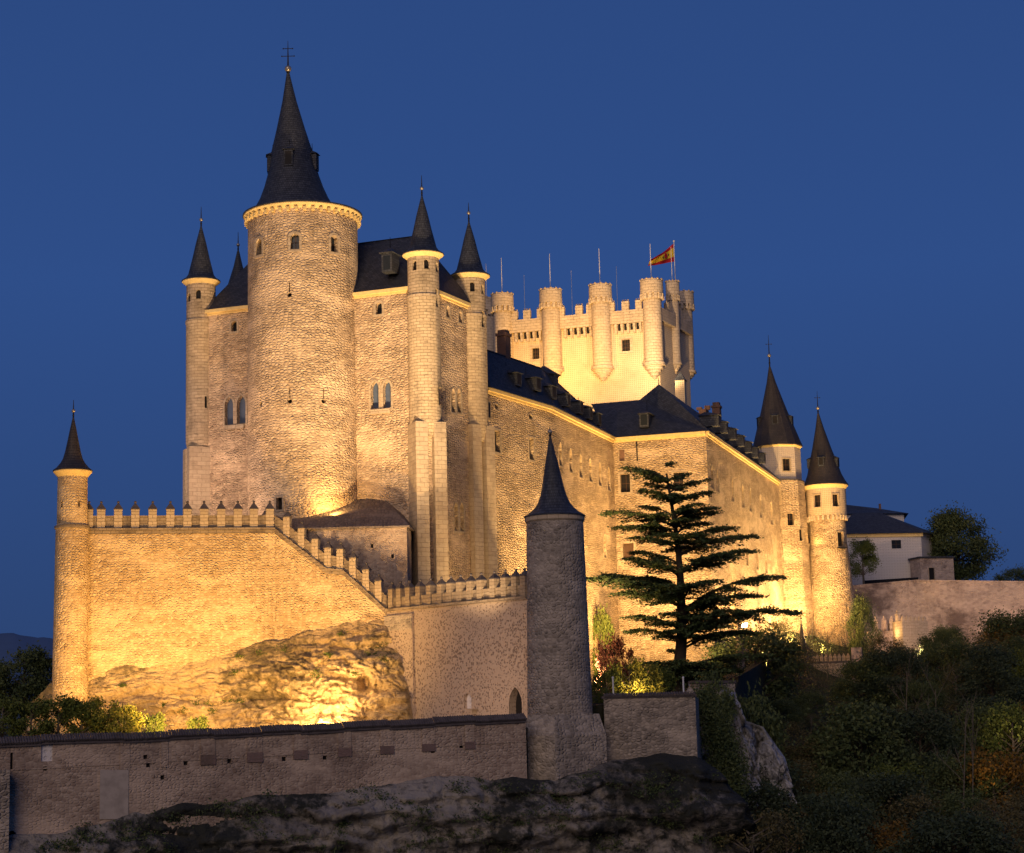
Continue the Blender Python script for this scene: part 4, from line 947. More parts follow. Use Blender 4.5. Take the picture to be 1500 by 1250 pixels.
def garden_walls():
    a = V2(PD(884, 1020, 206.5)); b = V2(PD(1018, 1013, 207)); f = Face(a, b); zt = f.sz(950, 1018)[1]
    T = thing('garden_wall', 'grey stone garden wall running from the dark round tower to a square corner', 'wall', ((a.x + b.x) / 2, 207, -14))
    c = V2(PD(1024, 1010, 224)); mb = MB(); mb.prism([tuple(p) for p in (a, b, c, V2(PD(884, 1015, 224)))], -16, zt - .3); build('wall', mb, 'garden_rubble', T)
    mb = MB(); L = f.L; n = 34
    mb.extrude([(-.2, zt - .298), (L + .15, zt - .298), (L + .15, zt - .05), (-.2, zt - .05)], (a.x, a.y, 0), f.t, f.n, .15, -.8)
    for k in range(n):
        P = f.at(L * (k + .5) / n, zt - .02); d3 = Vector((f.n.x, f.n.y, 0)); mb.tube(P + d3 * .3 - Vector((0, 0, .05)), P - d3 * .5 + Vector((0, 0, .2)), .14, .13, 7)
    build('coping', mb, 'coping', T)
    mb = MB(); P = f.at(L - .5, zt - .05); mb.box((P.x - f.n.x * .4, P.y - f.n.y * .4, zt - .049), f.t, f.n, .8, .8, .25)
    mb.prism([tuple(V2(P) - f.n * .4 + f.t * (x * .45) + f.n * (y * .45)) for x, y in ((-1, -1), (1, -1), (1, 1), (-1, 1))], zt + .2, zt + .75, 0, [tuple(V2(P) - f.n * .4 + f.t * (x * .05) + f.n * (y * .05)) for x, y in ((-1, -1), (1, -1), (1, 1), (-1, 1))]); build('corner_cap', mb, 'garden_rubble', T)
    for x in (898, 1001):
        P = PD(x, 1003, 209.5); mb = MB(); mb.tube((P.x, P.y, P.z - 2), (P.x, P.y, P.z + .7), .09, .09, 8); mb.ball((P.x, P.y, P.z + .75), .13, 8)
        tag(build('post', mb, 'mast'), 'short pale post behind the garden wall coping beside the ' + ('dark round tower' if x < 950 else 'cedar trunk'), 'post')
    a = V2(PD(1018, 999, 236)); b = V2(PD(1076, 994, 240)); f2 = Face(a, b); z2 = f2.sz(1045, 997)[1]
    T2 = thing('terrace_wall', 'dim terrace wall with flat coping above the pale cliff right of the cedar trunk', 'wall', ((a.x + b.x) / 2, 238, -8))
    mb = MB(); mb.extrude([(0, -12), (f2.L, -12), (f2.L, z2 - .35), (0, z2 - .35)], (a.x, a.y, 0), f2.t, f2.n, 0, -1); build('wall', mb, 'garden_rubble', T2)
    mb = MB(); mb.extrude([(-.1, z2 - .349), (f2.L + .1, z2 - .349), (f2.L + .1, z2), (-.1, z2)], (a.x, a.y, 0), f2.t, f2.n, .15, -1.15); build('coping', mb, 'coping', T2)
garden_walls()

# ------------------------------------------------------------------ rock, cliff, terraces and terrain
def fbm(p, o=5): return noise.fractal(Vector(p), 1.0, 2.1, o)
def blocks(x, z, sx, sz, seed=0.0):
    d, p = noise.voronoi(Vector((x * sx, seed, z * sz))); c = noise.cell(p[0] * 7.3 + Vector((seed, 1, 2))); crack = min(1.0, (d[1] - d[0]) * 4)
    return c * .5 + .5 - .5 * (1 - crack) ** 2
def grid_mesh(name, rows, mat, smooth=True):
    nu, nv = len(rows), len(rows[0]); vs = [p for r in rows for p in r]
    fs = [(i * nv + j, i * nv + j + 1, (i + 1) * nv + j + 1, (i + 1) * nv + j) for i in range(nu - 1) for j in range(nv - 1)]
    mb = MB(); mb.add(vs, fs); o = build(name, mb, mat)
    if smooth: o.data.shade_smooth()
    return o

def rock():
    top = [(40, 1034), (60, 1012), (80, 999), (130, 986), (160, 972), (250, 974), (330, 955), (400, 938), (470, 922), (520, 905), (566, 895), (585, 930), (598, 985), (606, 1042), (612, 1060)]
    rows = []; nu, nv = 420, 120; zb = -1.5
    for i in range(nu + 1):
        x = lerp(38, 612, i / nu); y = interp(top, x) + (7 * fbm((x * .03, 2, 0), 5) if x < 590 else 0)
        Dw = lerp(235.8, 239.0, sstep(100, 400, x)) if x < 400 else lerp(239, 236, (x - 400) / 166) if x < 566 else lerp(236, 231.5, (x - 566) / 46)
        Dt = Dw + .4; P0 = PD(x, y, Dt); out = (2.4 + 1.8 * sstep(330, 450, x)) * sstep(30, 140, x) * (1 - .45 * sstep(520, 612, x)) + .8; rug = .55 + .45 * sstep(330, 430, x)
        row = []
        for j in range(nv + 1):
            v = j / nv; z = lerp(P0.z, zb, v); dz = P0.z - z
            led = .9 * fbm((P0.x * .05, 3.1, z * .55 + 1.1 * fbm((P0.x * .08, 1.7, 0))), 3) + .5 * abs(fbm((P0.x * .22, 9, z * .30), 5))
            n1 = rug * (1.3 * fbm((P0.x * .16, 0, z * .3), 6) + .75 * fbm((P0.x * .55, 5, z * .8), 5)) + .3 * fbm((P0.x * 1.1, 5, z * 1.6), 4)
            k = sstep(0, 4.5, dz); wx, wz = P0.x + 1.2 * fbm((P0.x * .3, 0, z * .3), 3), z + 1.0 * fbm((P0.x * .25, 4, z * .3), 3)
            n1 += rug * (1.2 * blocks(wx, wz, .09, .40) + .9 * blocks(wx, wz, .42, .85, 5)) + (.55 * blocks(wx, wz, .10, .5, 3) + .3 * blocks(wx, wz, .6, 1.1, 8)) - .6
            off = out * v * .95 + k * (n1 + 1.5 * led * (.35 + .65 * rug) + .15 + .35 * rug)
            # cave below the step down
            cx, cy = proj((P0.x, Dt - off, z)); g = math.exp(-((cx - 533) / 9) ** 2 - ((cy - 1000) / 13) ** 2)
            off -= 4.2 * g
            row.append((P0.x, Dt - max(off, -.3 if k < .5 else -1.5) + (.5 if v == 0 else 0), z))
        rows.append(row)
    struct(grid_mesh('castle_rock', rows, 'rock'))
rock()

def cliff():
    top = [(-40, 1240, 176.5), (0, 1226, 178), (90, 1216, 180.4), (150, 1205, 182), (200, 1190, 183.6), (260, 1180, 185.2), (400, 1163, 189), (470, 1160, 191), (560, 1148, 193.6), (640, 1136, 195.8), (700, 1138, 197.4), (770, 1140, 199), (812, 1146, 201), (860, 1128, 202.5), (900, 1112, 204.5), (960, 1105, 206), (1018, 1108, 207), (1040, 1120, 208.5), (1058, 1142, 212), (1068, 1175, 219), (1070, 1230, 230)]
    rows = []; nu, nv = 420, 100
    for i in range(nu + 1):
        x = lerp(-40, 1070, i / nu); y = interp([(a, b) for a, b, c in top], x); D = interp([(a, c) for a, b, c in top], x) + .25
        y += 5 * fbm((x * .02, 0, 4), 4); P0 = PD(x, y, D); row = []
        bul = 2.2 + 2.6 * sstep(780, 960, x)
        for j in range(nv + 1):
            v = j / nv; z = P0.z - 34 * v ** 1.35; dz = P0.z - z
            k = sstep(0, 2.0, dz); wx, wz = P0.x + 1.2 * fbm((P0.x * .3, 10, z * .3), 3), z + 1.0 * fbm((P0.x * .25, 14, z * .3), 3)
            n1 = 1.3 * blocks(wx, wz, .045, .42, 2) + .8 * blocks(wx, wz, .12, .6, 4) + .45 * blocks(wx, wz, .45, 1.0, 6) - .9 + 1.1 * fbm((P0.x * .08, 20, z * .22), 6) + 1.0 * fbm((P0.x * .03, 7, z * .55 + .6 * fbm((P0.x * .1, 2, 0))), 3) + .30 * fbm((P0.x * .9, 3, z * 1.3), 4)
            off = bul * (1 - math.exp(-dz / 1.6)) * (1 - .45 * sstep(5.5, 8.5, dz + 1.0 * fbm((x * .01, 1, 1)))) + k * n1 + .10 * dz
            row.append((P0.x + (off * .5 if x > 1040 else 0), P0.y - off + (.8 if j == 0 else 0), z))
        rows.append(row)
    struct(grid_mesh('lower_cliff', rows, 'cliff'))
    rows = []
    for i in range(221):
        x = lerp(1008, 1150, i / 220); P0 = PD(x, interp([(1008, 1000), (1050, 1003), (1076, 1010), (1090, 1055), (1118, 1065), (1150, 1110)], x), 241); row = []
        for j in range(161):
            v = j / 160; z = lerp(P0.z, -26, v); k = sstep(0, 1, P0.z - z)
            off = 9 * v ** .8 + k * (2.4 * abs(fbm((P0.x * .16, 3, z * .12), 6)) + 1.8 * blocks(P0.x + fbm((P0.x * .4, 3, z * .3), 3), z, .35, .2, 4) + 1.1 * blocks(P0.x, z + fbm((P0.x * .4, 8, z * .3), 3), .9, .5, 9) + .6 * blocks(P0.x + .5 * z, z, 1.6, 1.0, 12) + .5 * fbm((P0.x * .8, 3, z * .5), 4)) - 3.0 * math.exp(-((x - 1100 - (1 - v) * 10) / 10) ** 2) * k
            row.append((P0.x + .4 * off * v, P0.y - off, z))
        rows.append(row)
    struct(grid_mesh('pale_cliff', rows, 'pale_rock'))
cliff()

def terrace(name, poly, z0, z1, mat='earth', tops=None):
    mb = MB(); mb.prism([tuple(V2(p)) for p in poly], z0, z1); return struct(build(name, mb, mat))
terrace('lower_terrace', (BF.at(0.2, 0) + Vector((0, .9, 0)), BF.at(BF.L - .2, 0) + Vector((0, .9, 0)), PD(800, 1050, 216), PD(600, 1050, 234), PD(120, 1050, 242), PD(-60, 1060, 242)), -22, .15, 'earth')
terrace('upper_terrace', (PD(112, 800, 237.2), PD(400, 800, 240.7), PD(425, 800, 241), PD(425, 800, 300), PD(260, 800, 300), PD(200, 800, 262)), -5, 24.6, 'earth')
terrace('inner_terrace', (PD(425.5, 800, 240.6), PD(560, 800, 238), PD(775, 800, 218), PD(765, 800, 264), PD(720, 800, 266), PD(425.5, 800, 300)), -5, 13.0, 'earth')
gt = [(PD(776, 1000, 218), 2.4), (PD(880, 1000, 214), 2.4), (PD(1022, 1000, 224.2), 2.8), (PD(1020, 1000, 237), 3.6), (PD(1076, 1000, 241), 4.2), (PD(1085, 1000, 262), 6.5), (PD(1150, 1000, 350), 13), (PD(1200, 960, 420), 15), (PD(900, 960, 420), 12), (PD(770, 1000, 262), 5)]
mb = MB(); n_ = len(gt); mb.add([(p.x, p.y, -20) for p, z in gt] + [(p.x, p.y, z) for p, z in gt] + [(22, 255, 4.2)], [(i, (i + 1) % n_, n_ + (i + 1) % n_, n_ + i) for i in range(n_)] + [(n_ + i, n_ + (i + 1) % n_, 2 * n_) for i in range(n_)])
struct(build('castle_garden', mb, 'earth'))

def slope_z(x, y):
    z = -25 + .185 * (y - 190); z += 9.0 * math.exp(-max(0, (x - (22 + (y - 240) * .22))) / 14) * sstep(230, 290, y)
    return z
def terrain():
    xs = sorted(set([-9000, -5000, -3000, -1800, -1100, -700, -450, -300, -220] + list(range(-160, 241, 5)) + [280, 340, 450, 700, 1100, 1800, 3000, 5000, 9000]))
    ys = sorted(set([-3000, -600, -150, -40] + list(range(0, 501, 6)) + [540, 600, 700, 850, 1050, 1350, 1800, 2400, 3000, 3600, 4200, 5000, 6000, 8000, 12000]))
    def h(x, y):
        base = lerp(-2.5, -44, sstep(8, 110, y))
        hi = slope_z(x, min(y, 396))
        up = sstep(165, 235, y) * sstep(-8, 30, x) if y < 300 else sstep(-60, 40, x)
        left = lerp(base, -6, sstep(200, 260, y))
        z = lerp(left, hi, up)
        if y > 410: z = lerp(z, 29.5, sstep(412, 422, y) * sstep(50, 62, x))
        if y > 520: z = lerp(z, 8 if x > -200 else -10, sstep(520, 1200, y))
        z += 1.2 * fbm((x * .03, y * .03, 1), 4) * sstep(200, 220, y) * (1 - sstep(395, 401, y))
        if y > 2200:
            az = x / y; z += (y - 2200) / 1800 * 140 * math.exp(-((az + .32) / .16) ** 2) * (1 + .35 * fbm((x * .0006, y * .0004, 3), 4)) * (1 if y < 6000 else 6000 / y)
        return z
    rows = [[(x, y, h(x, y)) for y in ys] for x in xs]
    return struct(grid_mesh('ground', rows, 'earth'))
terrain()
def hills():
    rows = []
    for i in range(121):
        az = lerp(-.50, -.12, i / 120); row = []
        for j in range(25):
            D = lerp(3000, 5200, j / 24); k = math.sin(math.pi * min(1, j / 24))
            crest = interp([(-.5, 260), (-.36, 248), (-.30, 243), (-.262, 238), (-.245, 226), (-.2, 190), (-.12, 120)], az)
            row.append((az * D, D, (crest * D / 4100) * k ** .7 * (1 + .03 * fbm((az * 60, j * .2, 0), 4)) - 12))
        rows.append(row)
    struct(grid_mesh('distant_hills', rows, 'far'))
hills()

# ------------------------------------------------------------------ right-hand buildings and walls
def right_side():
    a = V2(PD(1232, 860, 404)); b = V2(PD(1342, 852, 408)); c = V2(PD(1530, 854, 398))
    T = thing('retaining_wall', 'high retaining wall with stains and painted tree shade at the right edge below the white house', 'wall', (b.x, b.y, 4))
    z1, z2, z3 = ZD(1232, 861, 404), ZD(1342, 851.5, 408), ZD(1530, 854, 398)
    for p, q, za, zb in ((a, b, z1, z2), (b, c, z2, z3)):
        f = Face(p, q); mb = MB(); mb.extrude([(0, 2), (f.L, 2), (f.L, zb), (0, za)], (p.x, p.y, 0), f.t, f.n, 0, -4); build('wall', mb, 'retaining', T)
        mb = MB(); mb.extrude([(0, za + .002), (f.L, zb + .002), (f.L, zb + .3), (0, za + .3)], (p.x, p.y, 0), f.t, f.n, .12, -1); build('coping', mb, 'retaining', T)
    # white house
    D = 430.0; a = V2(PD(1222, 790, 428)); b = V2(PD(1349, 785, 430)); f = Face(a, b); d = Vector((f.t.y, -f.t.x)); d = d if d.y > 0 else -d
    e = (d * .8 + f.t * .6).normalized()
    zt = ZD(1290, 782, 429); zg = 29
    T = thing('house', 'white rendered house with dark hipped roof behind the far right castle tower', 'house', (b.x - 8, b.y, zg))
    cut = MB(); opening(T, f, 1266, 798.5, 14, 12.5, 'rect', cut, 'glass', .35, .12, 'house', (2, 2)); opening(T, f, 1313, 797.5, 14, 12.5, 'rect', cut, 'glass', .35, .12, 'house', (2, 2))
    P = [a, b, b + e * 14, a + e * 14]; mb = MB(); mb.prism([tuple(p) for p in P], 24, zt); build('wall', mb, 'house', T, None, cut)
    mb = MB(); mb.extrude([(-.2, -.75), (f.L + .35, -.75), (f.L + .35, 0), (-.2, 0)], (a.x, a.y, zt), f.t, f.n, .35, -.1); build('cornice', mb, 'cream', T)
    o = 1.0; q = [a + f.n * o - f.t * o, b + f.n * o + f.t * o, b + e * 15 + f.t * o, a + e * 15 - f.t * o]; ap = PD(1283, 751, 437); r2 = V2(ap) + f.t * 0.8
    mb = MB(); mb.add([(p.x, p.y, zt + .02) for p in q] + [(ap.x - 5, ap.y, ap.z), (r2.x, r2.y, ap.z)], [(0, 1, 5, 4), (1, 2, 5), (2, 3, 4, 5), (3, 0, 4), (3, 2, 1, 0)]); build('roof', mb, 'slate', T)
    T3 = thing('house', 'second dark-roofed house, only its roof showing behind the white house', 'house', (b.x - 6, 462, zg))
    a3 = PD(1215, 760, 455); b3 = PD(1324, 756, 458); zz = ZD(1270, 753, 456); mb = MB(); pl = [(a3.x, a3.y), (b3.x, b3.y), (b3.x + 2, b3.y + 14), (a3.x, a3.y + 14)]; mb.prism(pl, 24, zz); build('wall', mb, 'house', T3)
    w0 = PD(1238, 736, 462); w1 = PD(1286, 744, 462); mb = MB(); q = [(pl[0][0] - 1, pl[0][1] - 1), (pl[1][0] + 1, pl[1][1] - 1), (pl[2][0] + 1, pl[2][1] + 1), (pl[3][0] - 1, pl[3][1] + 1)]
    mb.add([(*p, zz + .01) for p in q] + [(w0.x - 6, 463, w0.z + .4), (w1.x, 463, w1.z)], [(0, 1, 5, 4), (1, 2, 5), (2, 3, 4, 5), (3, 0, 4), (3, 2, 1, 0)]); rf = build('roof', mb, 'slate', T3)
    P = PD(1289, 743, 462); mb = MB(); mb.box((P.x, P.y, P.z - 1), (1, 0), (0, 1), .5, .5, 1.8); build('chimney', mb, 'brick', rf)
    # dark railing band and gate
    mb = MB(); p = PD(1264, 850, 420); q = PD(1345, 845, 422); f = Face(p, q)
    z0 = ZD(1300, 853, 421); mb.extrude([(0, z0 - 1.5), (f.L, z0 - 1.5), (f.L, z0 + 1.0), (0, z0 + .4)], (p.x, p.y, 0), f.t, f.n, 0, -.12)
    tag(build('fence', mb, 'iron'), 'dark solid fence along the foot of the white house', 'fence')
    a = V2(PD(1349, 850, 424)); b = V2(PD(1398, 846, 426)); f = Face(a, b); T = thing('gate_lodge', 'low dim outbuilding with a dark door under the big round tree', 'outbuilding', ((a.x + b.x) / 2, 425, 29)); cut = MB()
    opening(T, f, 1365, 843, 8, 22, 'rect', cut, 'shadow', .4, .1, name='door'); mb = MB(); mb.extrude([(0, 26), (f.L, 26), (f.L, ZD(1360, 818, 425)), (0, ZD(1360, 818, 425))], (a.x, a.y, 0), f.t, f.n, 0, -5); build('wall', mb, 'retaining', T, None, cut)
    mb = MB(); mb.extrude([(-.3, 0), (f.L + .3, 0), (f.L + .3, .35), (-.3, .35)], (a.x, a.y, ZD(1360, 818, 425) + .002), f.t, f.n, .3, -5.3); build('roof', mb, 'slate', T)
    # pale ruined stub with the floodlit edge, and its pointed merlons
    a = V2(PD(1310, 905, 377)); b = V2(PD(1321, 902, 374)); c = V2(PD(1358, 902, 378))
    T = thing('ruined_tower', 'pale square tower stub with one warmly lit edge below the retaining wall', 'tower', (b.x, b.y, 0))
    zt = ZD(1335, 910, 376); mb = MB(); mb.prism([tuple(p) for p in (a, b, c, c + Vector((0, 7)), a + Vector((0, 7)))], 0, zt); build('wall', mb, 'pale_ashlar', T)
    f = Face(b, c); mm = merlon_mesh(.6, .6, .5, .6, 'pale_ashlar', 'pale_ashlar', False)
    for k in range(6): put_merlon(T, mm, f.at(f.L * (k + .5) / 6, zt + .002) - Vector((f.n.x, f.n.y, 0)) * .35, f.t)
    put_merlon(T, mm, Vector((a.x * .4 + b.x * .6, a.y * .4 + b.y * .6 + .5, zt + .003)), f.t, (1.6, 1.4, 2.2))
    a = V2(PD(1270, 930, 380)); b = V2(PD(1312, 930, 379)); f = Face(a, b); zt = ZD(1290, 925, 380)
    T = thing('merlon_wall', 'short wall with pointed merlons left of the pale square tower stub', 'wall', ((a.x + b.x) / 2, 380, 2)); mb = MB(); mb.extrude([(0, 2), (f.L, 2), (f.L, zt), (0, zt)], (a.x, a.y, 0), f.t, f.n, 0, -1.2); build('wall', mb, 'retaining', T)
    mm = merlon_mesh(1.0, .9, 1.9, 1.1, 'retaining', 'retaining', False)
    for x in (1283, 1295, 1307): u = f.sz(x, 920)[0]; put_merlon(T, mm, f.at(u, zt + .002) - Vector((f.n.x, f.n.y, 0)) * .6, f.t)
    # low crenellated wall with its cone turret in front of the right-hand tower
    a = V2(PD(1180, 970, 352)); b = V2(PD(1247, 970, 350)); f = Face(a, b); zt = ZD(1215, 969, 351)
    T = thing('garden_battlement', 'low dim garden wall with pointed merlons in front of the far right castle tower', 'wall', ((a.x + b.x) / 2, 351, -6)); mb = MB(); mb.extrude([(0, -6), (f.L, -6), (f.L, zt), (0, zt)], (a.x, a.y, 0), f.t, f.n, 0, -1.2); build('wall', mb, 'garden_rubble', T)
    mb = MB(); mb.extrude([(0, zt - .3), (f.L, zt - .3), (f.L, zt + .01), (0, zt + .01)], (a.x, a.y, 0), f.t, f.n, .15, -.05); build('string_course', mb, 'coping', T)
    mm = merlon_mesh(.62, .62, .65, .75, 'parapet', 'parapet', False)
    for k in range(10): u = f.L * (k + .7) / 10.4; put_merlon(T, mm, f.at(u, zt + .012) - Vector((f.n.x, f.n.y, 0)) * .45, f.t)
    P = f.hit(1249, 960); mb = MB(); mb.box((P.x + .8, P.y, -6), f.t, f.n, 1.9, 1.9, 6 + ZD(1250, 949, 350)); build('pier', mb, 'retaining', T)
    for x, y0, y1, D, hw, yb, lab in ((1175.5, 909, 951, 352.5, 11, 1060, 'small slate-coned garden turret at the left end of the low merlon wall'), (1083, 911, 936, 300, 7.5, 985, 'thin cone-topped garden turret half hidden by the right branches of the cedar')):
        c = V2(PD(x, y1, D)); r = hw * D / F; T = thing('garden_turret', lab, 'turret', (c.x, c.y, ZD(x, yb, D)))
        mb = MB(); mb.lathe(c, [(r * .85, ZD(x, yb, D) - 6), (r * .8, ZD(x, y1, D))], 24); build('wall', mb, 'garden_rubble', T, 30)
        spire(T, c, r, ZD(x, y1, D), ZD(x, y0, D), FL_B, 'brown_slate', 24); finial(T, c, ZD(x, y0, D), ZD(x, y0 - 1.5, D), ZD(x, y0 - 4, D), .14)
right_side()

# ------------------------------------------------------------------ vegetation
def quads_mesh(name, cen, size, nrm_jit, rng, mat, flat=False, base=(0, 0, 0), aspect=1.0):
    n = len(cen); a = rng.normal(size=(n, 3)); 
    if flat: a[:, 2] *= .25
    a /= np.linalg.norm(a, axis=1)[:, None]; b = rng.normal(size=(n, 3))
    if flat: b[:, 2] *= .25
    b -= a * (a * b).sum(1)[:, None]; b /= np.linalg.norm(b, axis=1)[:, None]
    s = (size * rng.uniform(.6, 1.35, n))[:, None]; v = np.empty((n, 4, 3))
    v[:, 0] = cen - a * s * aspect; v[:, 1] = cen - b * s * .5; v[:, 2] = cen + a * s * aspect; v[:, 3] = cen + b * s * .5
    me = bpy.data.meshes.new(name); v = v.reshape(-1, 3) - np.array(base)
    me.vertices.add(4 * n); me.vertices.foreach_set('co', v.astype(np.float32).ravel()); me.loops.add(4 * n); me.loops.foreach_set('vertex_index', np.arange(4 * n, dtype=np.int32))
    me.polygons.add(n); me.polygons.foreach_set('loop_start', np.arange(0, 4 * n, 4, dtype=np.int32)); me.update(calc_edges=True); me.materials.append(M[mat]); return me

def tree_meshes(seed, h, w, trunk_h, nclump, per, leaf, mat, bark='bark', lean=0.0, squash=.8):
    """crown of leaf clumps hung on limbs, with gaps; local coordinates, base at the origin"""
    rng = np.random.default_rng(seed); rn = random.Random(seed); mb = MB()
    top = Vector((lean, 0, h * .82)); r = h * .022 + .05; mb.tube((0, 0, -1.0), (lean * .3, 0, trunk_h), r * 1.5, r, 8); mb.tube((lean * .3, 0, trunk_h), top, r, r * .25, 7)
    cs = []
    for k in range(nclump):
        a = rn.uniform(0, 2 * math.pi); u = rn.random() ** .5; zz = rn.uniform(trunk_h * .85, h)
        prof = math.sin(math.pi * min(1, max(.06, ((zz - trunk_h * .7) / (h - trunk_h * .7)) ** .8 * .86 + .08))) ** .6
        R = w * .5 * prof * (.55 + .5 * u) * rn.uniform(.8, 1.12); P = Vector((lean * zz / h + R * math.cos(a), R * math.sin(a), zz))
        s0 = Vector((lean * zz / h * .6, 0, max(trunk_h * .6, zz - R * .7))); mb.tube(s0, P, r * .30, r * .08, 5)
        m_ = rng.normal(size=(per, 3)) * np.array([1, 1, squash]) * w * .085 * rn.uniform(.7, 1.25); cs.append(m_ + np.array(P))
    cs = np.concatenate(cs)
    me = bpy.data.meshes.new('trunk'); me.from_pydata(mb.v, [], mb.f); me.materials.append(M[bark]); me.update()
    return me, quads_mesh('crown', cs, leaf, 0, rng, mat)

def plant_tree(name, meshes, loc, label, cat, group=None, rz=0, sc=1.0):
    T = thing(name, label, cat, loc, group); T.rotation_euler = (0, 0, rz); T.scale = (sc if isinstance(sc, tuple) else (sc,) * 3)
    for n, m in zip(('trunk', 'crown'), meshes): o = bpy.data.objects.new(n, m); C.objects.link(o); o.parent = T
    return T

def cedar():
    D = 256.0; b = PD(993, 1012, D); ztop = ZD(985, 686, D); z0 = 3.0; T = thing('cedar_tree', 'tall layered cedar standing dark against the floodlit wing', 'tree', (b.x, b.y, z0))
    rng = np.random.default_rng(11); rn = random.Random(11)
    def axis(z):                                     # the trunk leans a little to the left near the top
        y = (1012 - 326 * (z - b.z) / (ztop - b.z)); x = interp([(686, 975), (740, 984), (800, 993), (850, 997), (930, 999), (1012, 993)], y); return PD(x, y, D)
    mb = MB(); zs = [z0 - 1] + [lerp(z0, ztop - .7, k / 14) for k in range(1, 15)]
    for i in range(len(zs) - 1):
        p, q = axis(zs[i]), axis(zs[i + 1]); p.z, q.z = zs[i], zs[i + 1]; k0, k1 = i / 14, (i + 1) / 14
        mb.tube(p, q, lerp(1.05, .12, k0 ** .8), lerp(1.05, .12, k1 ** .8), 12)
    brm = MB(); tufts = []
    # tiers: (photo y at the trunk, left reach px, right reach px, droop, number)
    tiers = [(690, 60, 30, -.02, 5), (701, 32, 60, .0, 5), (718, 42, 62, 0, 5), (738, 52, 70, .02, 6), (752, 102, 60, .05, 6), (768, 96, 92, .05, 6), (790, 72, 126, .04, 7), (812, 96, 120, .03, 7), (847, 138, 144, .06, 8), (868, 112, 118, .06, 7), (899, 92, 166, .10, 8), (921, 84, 118, .10, 8), (962, 70, 154, .13, 8), (980, 62, 110, .12, 8)]
    tiers = [(y, a, b, c, n + (0 if y < 740 else 1)) for y, a, b, c, n in tiers]
    for (y, Lp, Rp, dr, nb) in tiers:
        z = PD(990, y, D).z
        angs = [rn.uniform(-.22, .22), math.pi + rn.uniform(-.22, .22)] + [rn.uniform(0, 2 * math.pi) for _ in range(nb - 2)]
        for k, a in enumerate(angs):
            ca = math.cos(a); L = (Rp if ca > 0 else Lp) * D / F * (abs(ca) ** 1.2 + .72 * (1 - abs(ca))) * (rn.uniform(.86, 1.06) if k < 2 else rn.uniform(.35, .95))
            zz = z + rn.uniform(-1.3, 1.3) * (.5 if k < 2 else 1) - .3; ups = rn.uniform(.18, .34); p0 = axis(zz - L * ups); p0.z = zz - L * ups; d = Vector((ca, math.sin(a), 0)); per = Vector((-d.y, d.x, 0))
            pts = []; n = 9; bend = rn.uniform(-.14, .14)
            for i in range(n + 1):
                t = i / n; q = p0 + d * (L * t) + per * (L * bend * t * t); q.z += L * (ups + .05) * (1 - (1 - t) ** 2.0) - dr * L * t * t; pts.append(q)
            r0 = .07 + .015 * L
            for i in range(n): brm.tube(pts[i], pts[i + 1], r0 * (1 - i / n * .85), r0 * (1 - (i + 1) / n * .85), 6)
            nf = int(L * 4.4) + 4; den = .55 if y < 760 else 1.0
            for s in range(nf):
                t = rn.uniform(.10, 1.0) ** .8; i = min(n - 1, int(t * n)); q = pts[i].lerp(pts[i + 1], t * n - i); sd = rn.choice((-1, 1)); sl = (1.18 - t) * L * .48 * rn.uniform(.35, 1.1) + .5
                e = q + per * (sd * sl) + d * (sl * rn.uniform(.3, .9)) + Vector((0, 0, rn.uniform(-.22, .10) * sl - .10))
                if sl > .9: brm.tube(q, e, .05, .015, 4)
                m_ = int(13 + sl * 14); tt = rng.uniform(.0, 1.08, m_)[:, None]; c_ = np.array(q) + (np.array(e) - np.array(q)) * tt + rng.normal(size=(m_, 3)) * np.array([.30, .30, .11]) + np.array([0, 0, .08]); tufts.append(c_)
    build('trunk', mb, 'bark', T); build('branches', brm, 'bark', T)
    cen = np.concatenate(tufts); me = quads_mesh('foliage', cen, .19, 0, rng, 'cedar', True, (b.x, b.y, z0)); o = bpy.data.objects.new('foliage', me); C.objects.link(o); o.parent = T
cedar()

